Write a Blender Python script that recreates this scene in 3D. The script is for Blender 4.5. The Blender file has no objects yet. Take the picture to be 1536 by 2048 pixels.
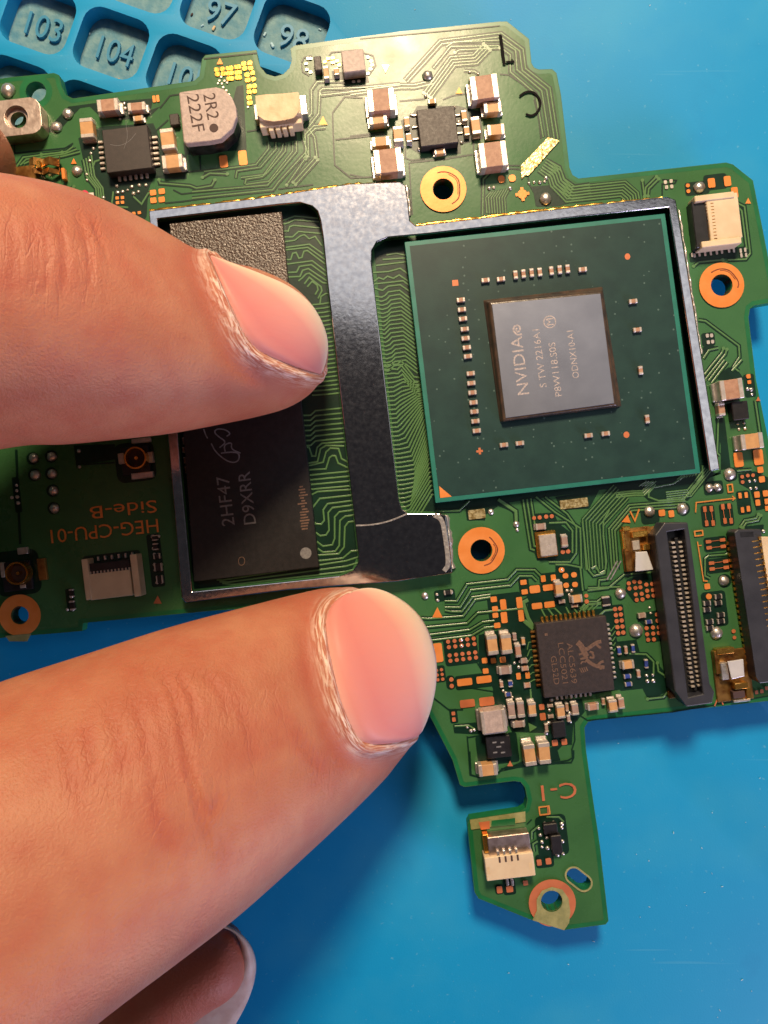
import bpy, math, random
from mathutils import Vector, Matrix
from mathutils.geometry import tessellate_polygon
from mathutils.bvhtree import BVHTree
random.seed(7)
SC = bpy.context.scene
COL = SC.collection

# ------------------------------------------------------------------ scale
# all sizes in millimetres above/below the board's top face, world in metres
MM = 0.001
S = 24.0            # photo pixels per millimetre on the board's top face
D = 58.0            # lens height above the board's top face (mm)
Z0 = 8.2            # board's top face above the bottom of the mat (mm)
ROT = math.radians(6.8)

# ------------------------------------------------------------------ camera
cam = bpy.data.cameras.new('camera')
camo = bpy.data.objects.new('camera', cam); COL.objects.link(camo)
camo.location = (0, 0, (Z0 + D) * MM)
cam.sensor_fit = 'VERTICAL'; cam.sensor_height = 36; cam.sensor_width = 27
cam.lens = 36 / 2 / (1024 / S / D)
cam.clip_start = 0.002; cam.clip_end = 10
SC.camera = camo

# ------------------------------------------------------------------ world, lamps, exposure
w = bpy.data.worlds.new('World'); SC.world = w; w.use_nodes = True
w.node_tree.nodes['Background'].inputs[0].default_value = (0.95, 0.9, 1.0, 1)
w.node_tree.nodes['Background'].inputs[1].default_value = 0.026

def lamp(name, loc, target, power, color, sx, sy, roll=0.0, shape='RECTANGLE', spread=180):
    l = bpy.data.lights.new(name, 'AREA'); l.shape = shape; l.size = sx * MM; l.size_y = sy * MM
    l.energy = power; l.color = color; l.spread = math.radians(spread)
    o = bpy.data.objects.new(name, l); COL.objects.link(o)
    o.location = Vector((loc[0], loc[1], loc[2] + Z0)) * MM
    d = Vector((target[0] - loc[0], target[1] - loc[1], target[2] - loc[2]))
    q = d.to_track_quat('-Z', 'Y')
    o.rotation_euler = (q @ Matrix.Rotation(math.radians(roll), 3, 'Z').to_quaternion()).to_euler()
    return o
# warm desk lamp behind the top edge of the board, added panels for frame reflections, added cool fill from the right foreground
lamp('desk_lamp', (2, 147, 157), (0, 0, 0), 0.66, (1.0, 0.75, 0.49), 44, 44, shape='ELLIPSE')
cp_ = lamp('frame_reflection_panel', (55, 262, 640), (55, 262, 0), 0.27, (0.96, 0.97, 1.0), 640, 160)  # panel sized and placed so its reflection brightens the frame bar
cp_.rotation_euler = (0, 0, math.radians(-12))
lamp('frame_reflection_panel', (318, 110, 640), (318, 110, 0), 0.11, (0.96, 0.97, 1.0), 110, 330)  # second panel, added to brighten the frame's right rail by reflection
lamp('cool_fill', (205, -195, 88), (-5, -8, 5), 0.56, (0.80, 0.72, 1.0), 110, 110)  # unseen cool fill, added to turn the fingers' lower sides lavender

SC.view_settings.view_transform = 'Standard'
SC.view_settings.look = 'None'
SC.view_settings.exposure = 0.0
SC.view_settings.gamma = 1.0
SC.render.engine = 'CYCLES'
SC.cycles.use_denoising = True
SC.cycles.max_bounces = 8

# ------------------------------------------------------------------ pixel helpers
def W(px, py, h=0.0):                 # photo pixel -> point (mm) on the plane h above the board
    k = (D - h) / D
    return Vector(((px - 768) / S * k, (1024 - py) / S * k, h))
def to_px(v):                          # point (mm) -> photo pixel
    k = D / (D - v[2])
    return (768 + v[0] * k * S, 1024 - v[1] * k * S)
CR = {'A': (0, 0, 3.0), 'B': (400, 40, 3.84), 'C': (700, 20, 3.339), 'D': (1100, 300, 3.523), 'E': (0, 820, 3.657),
      'F': (330, 800, 3.572), 'G': (780, 420, 2.327), 'H': (840, 960, 3.84), 'I': (1160, 720, 4.085), 'J': (1160, 1000, 4.085),
      'K': (840, 1200, 3.491), 'L': (880, 1500, 4.042), 'N': (940, 560, 4.8), 'R': (1030, 1170, 6.982), 'P': (0, 0, 1.0), 'M': (560, 400, 5.12), 'Q': (640, 560, 3.103)}
def cp(c, x, y):
    ox, oy, s = CR[c]; return (ox + x / s, oy + y / s)
def cps(c, pts): return [cp(c, *p) for p in pts]

def lin(r, g, b):
    f = lambda v: (v / 255 / 12.92) if v / 255 <= 0.04045 else ((v / 255 + 0.055) / 1.055) ** 2.4
    return (f(r), f(g), f(b), 1)

# ------------------------------------------------------------------ materials
MATS = {}
def mat(name, col, rough=0.5, metal=0.0, col2=None, vscale=1.0, bump=0.0, bscale=8.0, coat=0.0, rvar=0.0,
        sss=0.0, stretch=(1, 1, 1), detail=4, spec=0.5, vlo=0.35, vhi=0.65):
    m = bpy.data.materials.new(name); m.use_nodes = True
    nt = m.node_tree; b = nt.nodes['Principled BSDF']
    b.inputs['Base Color'].default_value = col
    b.inputs['Roughness'].default_value = rough
    b.inputs['Metallic'].default_value = metal
    b.inputs['Specular IOR Level'].default_value = spec
    b.inputs['Coat Weight'].default_value = coat
    b.inputs['Coat Roughness'].default_value = 0.15
    if sss:
        b.inputs['Subsurface Weight'].default_value = sss
        b.inputs['Subsurface Radius'].default_value = (1.0, 0.6, 0.4)
        b.inputs['Subsurface Scale'].default_value = 0.0008
    g = nt.nodes.new('ShaderNodeNewGeometry')
    mp = nt.nodes.new('ShaderNodeMapping')
    mp.inputs['Scale'].default_value = tuple(1000 * s for s in stretch)
    nt.links.new(g.outputs['Position'], mp.inputs['Vector'])
    if col2 is not None:
        n = nt.nodes.new('ShaderNodeTexNoise'); n.inputs['Scale'].default_value = vscale; n.inputs['Detail'].default_value = detail
        nt.links.new(mp.outputs[0], n.inputs['Vector'])
        r = nt.nodes.new('ShaderNodeValToRGB')
        r.color_ramp.elements[0].position = vlo; r.color_ramp.elements[0].color = col
        r.color_ramp.elements[1].position = vhi; r.color_ramp.elements[1].color = col2
        nt.links.new(n.outputs['Fac'], r.inputs[0]); nt.links.new(r.outputs[0], b.inputs['Base Color'])
    if rvar:
        n2 = nt.nodes.new('ShaderNodeTexNoise'); n2.inputs['Scale'].default_value = vscale * 1.7; n2.inputs['Detail'].default_value = 5
        nt.links.new(mp.outputs[0], n2.inputs['Vector'])
        mr = nt.nodes.new('ShaderNodeMapRange'); mr.inputs[1].default_value = 0.3; mr.inputs[2].default_value = 0.7
        mr.inputs[3].default_value = max(0.02, rough - rvar); mr.inputs[4].default_value = min(1, rough + rvar)
        nt.links.new(n2.outputs['Fac'], mr.inputs[0]); nt.links.new(mr.outputs[0], b.inputs['Roughness'])
    if bump:
        n3 = nt.nodes.new('ShaderNodeTexNoise'); n3.inputs['Scale'].default_value = bscale; n3.inputs['Detail'].default_value = 3
        nt.links.new(mp.outputs[0], n3.inputs['Vector'])
        bp = nt.nodes.new('ShaderNodeBump'); bp.inputs['Strength'].default_value = 1.0
        bp.inputs['Distance'].default_value = bump * MM
        nt.links.new(n3.outputs['Fac'], bp.inputs['Height']); nt.links.new(bp.outputs[0], b.inputs['Normal'])
    MATS[name] = m
    return m

mat('mask_copper', lin(56, 102, 62), 0.29, col2=lin(62, 110, 66), vscale=0.25, bump=0.005, bscale=3.2, rvar=0.04, spec=0.34)
mat('mask_bare', lin(10, 40, 29), 0.36, col2=lin(14, 48, 35), vscale=0.5, bump=0.004, bscale=4, spec=0.35)
mat('mask_trace', lin(84, 126, 74), 0.3, bump=0.006, bscale=5, spec=0.6)
mat('mask_trace_dim', lin(86, 128, 78), 0.3, bump=0.006, bscale=5, spec=0.6)
mat('board_edge', lin(20, 104, 62), 0.5, col2=lin(30, 120, 70), vscale=0.8, sss=0.2)
mat('fibreglass', lin(156, 154, 100), 0.6, col2=lin(132, 134, 84), vscale=1.5, bump=0.02, bscale=6)
mat('copper', lin(232, 138, 62), 0.42, 0.25, col2=lin(240, 150, 78), vscale=0.8, bump=0.004, bscale=5)
mat('copper_dull', lin(206, 120, 78), 0.5, 0.2, col2=lin(188, 108, 70), vscale=0.8)
mat('copper_scratch', lin(96, 44, 20), 0.6, col2=lin(140, 70, 30), vscale=3)
mat('gold', lin(240, 188, 92), 0.25, 0.95, col2=lin(226, 168, 80), vscale=1.2, bump=0.01, bscale=5)
mat('gold_dark', lin(196, 150, 84), 0.3, 0.8, col2=lin(130, 84, 44), vscale=1.2, bump=0.02, bscale=4)
mat('solder', lin(232, 226, 220), 0.34, 0.82, col2=lin(205, 200, 196), vscale=2.0, bump=0.04, bscale=3.5)
mat('tin', lin(222, 212, 202), 0.36, 0.55, col2=lin(200, 190, 180), vscale=3.0, bump=0.01, bscale=8)
mat('shield', lin(214, 212, 214), 0.125, 1.0, col2=lin(188, 186, 190), vscale=2.2, bump=0.003, bscale=3.4, rvar=0.025)
mat('nut', lin(214, 196, 186), 0.45, 1.0, col2=lin(180, 160, 150), vscale=1.5, bump=0.02, bscale=3)
mat('ceramic_tan', lin(206, 160, 108), 0.5, col2=lin(190, 144, 96), vscale=1.5, bump=0.008, bscale=10)
mat('ceramic_brown', lin(180, 140, 116), 0.55, col2=lin(160, 120, 98), vscale=2.5, bump=0.015, bscale=8)
mat('ceramic_grey', lin(164, 140, 128), 0.5, col2=lin(146, 122, 112), vscale=2.0, bump=0.01, bscale=8)
mat('resistor_blue', lin(60, 84, 170), 0.4, col2=lin(46, 60, 130), vscale=3)
mat('epoxy', lin(46, 40, 40), 0.5, col2=lin(56, 48, 47), vscale=2.5, bump=0.008, bscale=14, rvar=0.05)
mat('epoxy_rough', lin(58, 46, 40), 0.3, col2=lin(84, 68, 58), vscale=5, bump=0.09, bscale=5.5, spec=0.7)
mat('epoxy_black', lin(22, 21, 23), 0.45, col2=lin(32, 30, 32), vscale=2.5, bump=0.006, bscale=14)
mat('inductor', lin(166, 150, 144), 0.5, col2=lin(188, 170, 162), vscale=3.5, bump=0.02, bscale=7)
mat('dark_metal', lin(110, 108, 108), 0.3, 0.9, col2=lin(70, 68, 70), vscale=1.2, bump=0.04, bscale=2)
mat('bright_plate', lin(226, 226, 228), 0.3, 0.3, col2=lin(212, 212, 216), vscale=1.0, bump=0.004, bscale=6)
mat('ink_dark', lin(70, 50, 46), 0.7)
mat('black_plastic', lin(26, 27, 31), 0.38, col2=lin(36, 37, 42), vscale=1.5, bump=0.006, bscale=9)
mat('grey_plastic', lin(56, 58, 66), 0.4, col2=lin(46, 48, 56), vscale=0.6, bump=0.006, bscale=9)
mat('cream_plastic', lin(226, 206, 174), 0.5, col2=lin(214, 192, 160), vscale=0.7, bump=0.004, bscale=6, sss=0.1)
mat('tape', lin(224, 200, 160), 0.5, col2=lin(206, 176, 134), vscale=0.9, bump=0.03, bscale=2.0)
mat('white_paper', lin(232, 222, 216), 0.7)
mat('pink_ink', lin(224, 60, 96), 0.7)
mat('pen_ink', lin(9, 8, 11), 0.75, spec=0.15)
mat('substrate', lin(34, 58, 56), 0.46, col2=lin(40, 66, 62), vscale=0.7, bump=0.004, bscale=10)
mat('substrate_rim', lin(22, 108, 96), 0.45, col2=lin(28, 120, 106), vscale=0.7)
mat('die', lin(150, 154, 166), 0.3, 0.7, col2=lin(138, 142, 154), vscale=0.35, bump=0.002, bscale=6)
mat('underfill', lin(84, 68, 56), 0.28, col2=lin(54, 48, 46), vscale=1.0, bump=0.02, bscale=2, coat=0.3)
mat('laser_mark', lin(196, 184, 182), 0.6, col2=lin(140, 138, 144), vscale=9)
mat('laser_dim', lin(128, 128, 130), 0.6, col2=lin(108, 108, 112), vscale=6)
mat('laser_brown', lin(112, 86, 70), 0.6, col2=lin(92, 70, 58), vscale=6)
mat('gold_leaf', lin(232, 214, 160), 0.3, 0.7, col2=lin(170, 146, 92), vscale=4, bump=0.04, bscale=4, vlo=0.42, vhi=0.58)
mat('mat_floor', lin(70, 128, 150), 0.65, col2=lin(108, 150, 160), vscale=1.1, bump=0.05, bscale=3.5)
mat('mat_number', lin(46, 132, 172), 0.5)
mat('lint', lin(170, 206, 222), 0.8)
mat('crumb', lin(206, 180, 140), 0.7)
# blue silicone: large soft tone changes, fine stippled skin
def silicone():
    m = mat('silicone', lin(4, 144, 206), 0.55, col2=lin(12, 150, 210), vscale=0.05, bump=0.008, bscale=6, sss=0.0, spec=0.3)
    nt = m.node_tree; b = nt.nodes['Principled BSDF']; mp = [n_ for n_ in nt.nodes if n_.type == 'MAPPING'][0]; ramp = [n_ for n_ in nt.nodes if n_.type == 'VALTORGB'][0]
    def layer(base_out, vec, scale, det, lo, hi, amt, col, tex='ShaderNodeTexNoise'):
        t = nt.nodes.new(tex); t.inputs['Scale'].default_value = scale
        if tex == 'ShaderNodeTexNoise': t.inputs['Detail'].default_value = det
        nt.links.new(vec, t.inputs['Vector'])
        r = nt.nodes.new('ShaderNodeMapRange'); r.inputs[1].default_value = lo; r.inputs[2].default_value = hi; r.inputs[3].default_value = 0; r.inputs[4].default_value = amt
        nt.links.new(t.outputs['Fac' if tex == 'ShaderNodeTexNoise' else 'Distance'], r.inputs[0])
        x = nt.nodes.new('ShaderNodeMix'); x.data_type = 'RGBA'; nt.links.new(r.outputs[0], x.inputs[0]); nt.links.new(base_out, x.inputs[6]); x.inputs[7].default_value = col
        return x.outputs[2]
    st = nt.nodes.new('ShaderNodeMapping'); st.inputs['Scale'].default_value = (60, 1500, 1000); st.inputs['Rotation'].default_value = (0, 0, 0.6)
    g2 = nt.nodes.new('ShaderNodeNewGeometry'); nt.links.new(g2.outputs['Position'], st.inputs['Vector'])
    c = layer(ramp.outputs[0], mp.outputs[0], 0.11, 6, .48, .72, .35, lin(60, 164, 206))
    c = layer(c, mp.outputs[0], 2.2, 6, .66, .74, .35, lin(120, 190, 214))
    c = layer(c, st.outputs[0], 0.9, 2, .74, .78, .14, lin(110, 186, 214))
    c = layer(c, mp.outputs[0], 0.3, 7, .62, .74, .10, lin(0, 110, 176))
    nt.links.new(c, b.inputs['Base Color'])
    return m
silicone()

# ------------------------------------------------------------------ mesh helpers
class MB:
    def __init__(s): s.v = []; s.f = []
    def add(s, vs, fs):
        n = len(s.v); s.v += [Vector(v) for v in vs]; s.f += [tuple(i + n for i in f) for f in fs]
def tri_poly(loops):
    vv = [[Vector((p[0], p[1], 0)) for p in l] for l in loops]
    return tessellate_polygon(vv)
def prism(mb, outer, holes, z0, z1, bottom=True):
    """outer/holes: world mm xy loops"""
    loops = [outer] + list(holes)
    flat = [p for l in loops for p in l]; n = len(flat)
    tris = tri_poly(loops)
    vs = [(p[0], p[1], z1) for p in flat] + [(p[0], p[1], z0) for p in flat]
    fs = []
    for t in tris:
        a, b, c = (flat[i] for i in t)
        area = (b[0] - a[0]) * (c[1] - a[1]) - (b[1] - a[1]) * (c[0] - a[0])
        t = tuple(t) if area > 0 else tuple(reversed(t))
        fs.append(t)
        if bottom: fs.append(tuple(i + n for i in reversed(t)))
    o = 0
    for li, l in enumerate(loops):
        k = len(l)
        ar = sum(l[i][0] * l[(i + 1) % k][1] - l[(i + 1) % k][0] * l[i][1] for i in range(k))
        ccw = ar > 0
        for i in range(k):
            a, b = o + i, o + (i + 1) % k
            q = (a + n, b + n, b, a)
            if (ccw and li == 0) or (not ccw and li > 0): fs.append(q)
            else: fs.append(tuple(reversed(q)))
        o += k
    mb.add(vs, fs)
def circle(cx, cy, r, n=24, ry=None, rot=0):
    ry = ry or r
    out = []
    for i in range(n):
        a = 2 * math.pi * i / n; x, y = r * math.cos(a), ry * math.sin(a)
        out.append((cx + x * math.cos(rot) - y * math.sin(rot), cy + x * math.sin(rot) + y * math.cos(rot)))
    return out
def rrect(cx, cy, w_, h_, r, rot=ROT, n=4):
    out = []
    for sx, sy, a0 in ((1, 1, 0), (-1, 1, 90), (-1, -1, 180), (1, -1, 270)):
        for i in range(n + 1):
            a = math.radians(a0 + 90 * i / n)
            x = sx * (w_ / 2 - r) + r * math.cos(a); y = sy * (h_ / 2 - r) + r * math.sin(a)
            out.append((cx + x * math.cos(rot) - y * math.sin(rot), cy + x * math.sin(rot) + y * math.cos(rot)))
    return out
def bevel_box(w_, d_, h_, b):
    """box centred in xy, z 0..h"""
    x, y = w_ / 2, d_ / 2; vs = []; idx = {}
    for sx in (-1, 1):
        for sy in (-1, 1):
            for sz in (0, 1):
                zz = h_ if sz else 0; dz = -b if sz else b
                for k, p in enumerate(((sx * x, sy * (y - b), zz + dz), (sx * (x - b), sy * y, zz + dz), (sx * (x - b), sy * (y - b), zz))):
                    idx[(sx, sy, sz, k)] = len(vs); vs.append(p)
    fs = []
    def q(*ids):
        c = sum((Vector(vs[i]) for i in ids), Vector()) / len(ids) - Vector((0, 0, h_ / 2))
        n = (Vector(vs[ids[1]]) - Vector(vs[ids[0]])).cross(Vector(vs[ids[2]]) - Vector(vs[ids[0]]))
        fs.append(ids if n.dot(c) > 0 else tuple(reversed(ids)))
    I = idx
    for s in (-1, 1):
        q(*(I[(s, a, c, 0)] for a, c in ((-1, 0), (1, 0), (1, 1), (-1, 1))))
        q(*(I[(a, s, c, 1)] for a, c in ((-1, 0), (1, 0), (1, 1), (-1, 1))))
        sz = (s + 1) // 2
        q(*(I[(a, c, sz, 2)] for a, c in ((-1, -1), (1, -1), (1, 1), (-1, 1))))
    for sx in (-1, 1):
        for sy in (-1, 1):
            q(I[(sx, sy, 0, 0)], I[(sx, sy, 1, 0)], I[(sx, sy, 1, 1)], I[(sx, sy, 0, 1)])
            for sz in (0, 1): q(I[(sx, sy, sz, 0)], I[(sx, sy, sz, 1)], I[(sx, sy, sz, 2)])
        for sz in (0, 1): q(I[(sx, -1, sz, 0)], I[(sx, 1, sz, 0)], I[(sx, 1, sz, 2)], I[(sx, -1, sz, 2)])
    for sy in (-1, 1):
        for sz in (0, 1): q(I[(-1, sy, sz, 1)], I[(1, sy, sz, 1)], I[(1, sy, sz, 2)], I[(-1, sy, sz, 2)])
    return vs, fs
def dome(r, h, seed=0, n=10, rings=4, jit=0.08):
    rnd = random.Random(seed); vs = []; fs = []
    for j in range(rings):
        t = j / rings; a = t * math.pi / 2
        for i in range(n):
            k = 1 + rnd.uniform(-jit, jit)
            vs.append((r * math.cos(a) * math.cos(2 * math.pi * i / n) * k, r * math.cos(a) * math.sin(2 * math.pi * i / n) * k, h * math.sin(a)))
    vs.append((0, 0, h))
    for j in range(rings - 1):
        for i in range(n):
            fs.append((j * n + i, j * n + (i + 1) % n, (j + 1) * n + (i + 1) % n, (j + 1) * n + i))
    for i in range(n): fs.append(((rings - 1) * n + i, (rings - 1) * n + (i + 1) % n, rings * n))
    fs.append(tuple(reversed(range(n))))
    return vs, fs
MESHES = {}
def obj_from(name, vs, fs, material, parent=None, loc=None, rot=0.0, smooth=False, key=None, label=None):
    """vs in mm; if loc is None the mesh is centred on itself"""
    if key is not None and key in MESHES: me = MESHES[key]
    else:
        vs = [Vector(v) for v in vs]
        if loc is None:
            lo = Vector((min(v.x for v in vs), min(v.y for v in vs), min(v.z for v in vs)))
            hi = Vector((max(v.x for v in vs), max(v.y for v in vs), max(v.z for v in vs)))
            loc = Vector(((lo.x + hi.x) / 2, (lo.y + hi.y) / 2, lo.z))
            vs = [v - loc for v in vs]
        me = bpy.data.meshes.new(name)
        me.from_pydata([tuple(v * MM) for v in vs], [], fs)
        me.materials.append(MATS[material])
        if smooth: me.polygons.foreach_set('use_smooth', [True] * len(me.polygons))
        me.update()
        if key is not None: MESHES[key] = me
    o = bpy.data.objects.new(name, me); COL.objects.link(o)
    wl = Vector((loc[0], loc[1], loc[2] + Z0)) * MM
    o.rotation_euler = (0, 0, rot)
    if parent is not None:
        o.parent = parent
        pm = WORLD[parent.name]
        m = Matrix.Translation(wl) @ Matrix.Rotation(rot, 4, 'Z')
        o.matrix_local = pm.inverted() @ m
        WORLD[o.name] = m
    else:
        o.location = wl
        WORLD[o.name] = Matrix.Translation(wl) @ Matrix.Rotation(rot, 4, 'Z')
    if label: o['label'] = label
    return o
WORLD = {}
def empty(name, loc, label, cat):
    o = bpy.data.objects.new(name, None); COL.objects.link(o)
    o.empty_display_size = 0.005
    wl = Vector((loc[0], loc[1], loc[2] + Z0)) * MM
    o.location = wl; WORLD[o.name] = Matrix.Translation(wl)
    o['label'] = label; o['category'] = cat
    return o
def bev(o, width, segs=2, ang=40):
    m = o.modifiers.new('bevel', 'BEVEL'); m.width = width * MM; m.segments = segs
    m.limit_method = 'ANGLE'; m.angle_limit = math.radians(ang); m.harden_normals = False
def offset_poly(pts, d):
    """offset an open pixel polyline sideways by d pixels (mitred)"""
    out = []
    n = len(pts)
    for i, p in enumerate(pts):
        ns = []
        for a, b in ((i - 1, i), (i, i + 1)):
            if a >= 0 and b < n:
                dx, dy = pts[b][0] - pts[a][0], pts[b][1] - pts[a][1]; l = math.hypot(dx, dy) or 1
                ns.append((-dy / l, dx / l))
        nx = sum(k[0] for k in ns) / len(ns); ny = sum(k[1] for k in ns) / len(ns)
        l = math.hypot(nx, ny) or 1
        nx, ny = nx / l, ny / l
        c = max(0.45, nx * ns[0][0] + ny * ns[0][1])
        out.append((p[0] + nx * d / c, p[1] + ny * d / c))
    return out
def strip(mb, pts, wpx, z0, z1, taper=0.6):
    """ribbon along a pixel polyline; trapezoid when z1 > z0"""
    n = len(pts)
    if n < 2: return
    L0 = offset_poly(pts, wpx / 2); R0 = offset_poly(pts, -wpx / 2)
    if z1 is None or z1 <= z0:
        vs = []
        for a, b in zip(L0, R0): vs += [W(*a) + Vector((0, 0, z0)), W(*b) + Vector((0, 0, z0))]
        fs = [(2 * i, 2 * i + 2, 2 * i + 3, 2 * i + 1) for i in range(n - 1)]
        mb.add(vs, fs); return
    L1 = offset_poly(pts, wpx / 2 * taper); R1 = offset_poly(pts, -wpx / 2 * taper)
    vs = []
    for a, b, c, d in zip(L0, L1, R1, R0):
        vs += [W(*a) + Vector((0, 0, z0)), W(*b) + Vector((0, 0, z1)), W(*c) + Vector((0, 0, z1)), W(*d) + Vector((0, 0, z0))]
    fs = []
    for i in range(n - 1):
        for k in range(3):
            a = 4 * i + k; fs.append((a, a + 4, a + 5, a + 1))
    e = 4 * (n - 1)
    fs += [(0, 1, 2, 3), (e + 3, e + 2, e + 1, e)]
    mb.add(vs, fs)
def smooth_line(pts, it=2):
    for _ in range(it):
        q = [pts[0]]
        for a, b in zip(pts, pts[1:]):
            q += [(a[0] * .75 + b[0] * .25, a[1] * .75 + b[1] * .25), (a[0] * .25 + b[0] * .75, a[1] * .25 + b[1] * .75)]
        pts = q + [pts[-1]]
    return pts
def text_obj(name, s, c, x, y, wd, ht, deg, z, material, parent, thick=0.015, key=None):
    """lettering fitted to wd x ht photo pixels, centred on crop point, baseline turned deg counter-clockwise"""
    cu = bpy.data.curves.new('t', 'FONT'); cu.body = s; cu.size = 1; cu.extrude = 0.02; cu.resolution_u = 3
    to = bpy.data.objects.new('t', cu)
    me0 = bpy.data.meshes.new_from_object(to)
    co = [v.co.copy() for v in me0.vertices]; fs = [tuple(p.vertices) for p in me0.polygons]
    bpy.data.objects.remove(to); bpy.data.curves.remove(cu); bpy.data.meshes.remove(me0)
    x0, x1 = min(v.x for v in co), max(v.x for v in co); y0, y1 = min(v.y for v in co), max(v.y for v in co)
    k = (D - z) / D / S
    sx, sy = wd * k / (x1 - x0), ht * k / (y1 - y0)
    vs = [Vector(((v.x - (x0 + x1) / 2) * sx, (v.y - (y0 + y1) / 2) * sy, (v.z + 0.02) / 0.04 * thick)) for v in co]
    px = cp(c, x, y)
    return obj_from(name, vs, fs, material, parent, W(px[0], px[1], z), math.radians(deg))

# ================================================================== SETTING: the silicone work mat
MAT_Z = -3.2
matx = empty('silicone_mat', (0, 0, -Z0), 'blue silicone soldering mat with numbered square compartments under the circuit board', 'mat')
cells = {}
u_ = Vector((146, 51)); v_ = Vector((-51, 146))
base = {'103': (76, 36), '104': (222, 86), '105': (368, 140), '97': (436, 6), '98': (584, 58), '96': (288, -46), '95': (140, -98),
        '102': (-70, -16)}
for k_, p in list(base.items()): cells[k_] = Vector(p)
cells['110'] = cells['102'] + v_ ; cells['111'] = cells['103'] + v_; cells['112'] = cells['104'] + v_; cells['113'] = cells['105'] + v_
cells['106'] = cells['98'] + v_
cells['114'] = cells['106'] + v_
for k_ in ('118', '119', '120', '121'):
    cells[k_] = cells[str(int(k_) - 8)] + v_
def MW(px, py): p = W(px, py, MAT_Z); return p
holes = []
mrot = -math.radians(19.5)
kz = (D - MAT_Z) / D / S
for k_, p in cells.items():
    c_ = MW(p.x, p.y)
    holes.append((k_, c_, rrect(c_.x, c_.y, 138 * kz, 126 * kz, 34 * kz, mrot, 5)))
mb = MB()
ext = 160
outer = [(-ext, -ext), (ext, -ext), (ext, ext), (-ext, ext)]
prism(mb, outer, [h[2] for h in holes], MAT_Z - 1.7, MAT_Z, bottom=False)
sheet = obj_from('mat_sheet', mb.v, mb.f, 'silicone', matx); bev(sheet, 0.55, 3, 50)
sheet.data.polygons.foreach_set('use_smooth', [True] * len(sheet.data.polygons))
mb = MB(); prism(mb, [(-ext + 2, -ext + 2), (ext - 2, -ext + 2), (ext - 2, ext - 2), (-ext + 2, ext - 2)], [], -Z0, MAT_Z - 1.5)
obj_from('compartment_floor', mb.v, mb.f, 'mat_floor', matx)
for k_, c_, h_ in holes:
    if k_ in ('103', '104', '105', '97', '98'):
        px = to_px((c_.x, c_.y, MAT_Z - 1.4)); wd = 72 if len(k_) == 3 else 58
        t = text_obj('raised_number', k_, 'P', px[0], px[1], wd, 46, -17, MAT_Z - 1.5, 'mat_number', matx, thick=0.3)
        bev(t, 0.07, 2, 30)
# dust on the mat
rnd = random.Random(3)
for i in range(26):
    px, py = rnd.uniform(880, 1530), rnd.uniform(1480, 2040)
    if px < 1220 and py < 1860 and rnd.random() < 0.8: px = rnd.uniform(1225, 1530)
    if i > 21: px, py = rnd.uniform(620, 1500), rnd.uniform(10, 60)
    p = W(px, py, MAT_Z); l = rnd.uniform(0.06, 0.22); wd = rnd.uniform(0.03, 0.07)
    vs, fs = bevel_box(l, wd, 0.05, 0.015)
    obj_from('lint_fleck', vs, fs, 'lint', matx, p, rnd.uniform(0, 3.1))
for (px, py, m_, s_) in ((384, 30, 'ink_dark', 0.32), (428, 58, 'crumb', 0.45), (30, 15, 'lint', 0.3), (180, 68, 'lint', 0.25), (238, 158, 'crumb', 0.2), (405, 52, 'lint', 0.3), (530, 70, 'lint', 0.4), (545, 92, 'lint', 0.5), (640, 60, 'lint', 0.3)):
    p = W(px, py, MAT_Z - 1.5); vs, fs = bevel_box(s_, s_ * 0.5, s_ * 0.4, 0.05)
    obj_from('crumb', vs, fs, m_, matx, p, rnd.uniform(0, 3.1))

# ================================================================== THE CIRCUIT BOARD
board = empty('circuit_board', (0, 0, -1.0), 'green game console circuit board with metal frame and large square processor', 'circuit board')
BT = 1.0
outline = [(-420, 200), (-60, 166), (24, 154), (108, 146), (118, 150), (123, 172), (131, 190), (146, 197), (388, 162), (399, 152), (404, 118), (411, 110), (513, 100),
           (516, 118), (521, 134), (533, 148), (550, 153), (567, 148), (579, 136), (584, 120), (581, 97), (590, 91), (800, 63), (1000, 43), (1014, 43), (1058, 78), (1063, 126), (1068, 135), (1078, 139), (1104, 138), (1113, 146),
           (1122, 190), (1139, 335), (1145, 350), (1157, 357), (1452, 325), (1466, 329), (1506, 361), (1526, 462), (1545, 560), (1548, 604), (1508, 611), (1500, 617), (1497, 635), (1512, 760), (1536, 877), (1572, 1060), (1640, 1390),
           (1536, 1402), (1190, 1440), (1176, 1444), (1169, 1455), (1172, 1500), (1184, 1585), (1200, 1693), (1217, 1842), (1211, 1849), (1127, 1860), (1063, 1840), (957, 1797), (949, 1784), (939, 1690), (935, 1648), (940, 1638),
           (1040, 1623), (1051, 1616), (1055, 1600), (1050, 1575), (1041, 1564), (1028, 1562), (930, 1574), (920, 1570), (905, 1520), (863, 1438), (800, 1330), (700, 1235), (640, 1206), (420, 1222), (166, 1246), (164, 1262), (0, 1276), (-420, 1320)]
OUT = [tuple(W(*p)[:2]) for p in outline]
def wc(px, py, rpx, n=24): p = W(px, py); return circle(p.x, p.y, rpx / S, n)
bores = {'c': (*cp('C', 622, 1200), 67 / 3.339), 'd': (*cp('D', 1205, 955), 72 / 3.523), 'h': (*cp('H', 470, 540), 80 / 3.84), 'l': (*cp('L', 900, 1215), 84 / 4.042), 'e': (*cp('E', 150, 1500), 62 / 3.657)}
hole_loops = [wc(x, y, r) for x, y, r in bores.values()]
hole_loops.append(wc(*cp('A', 215, 550), 20.5))
hole_loops.append(wc(*cp('A', 95, 705), 15))
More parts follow.
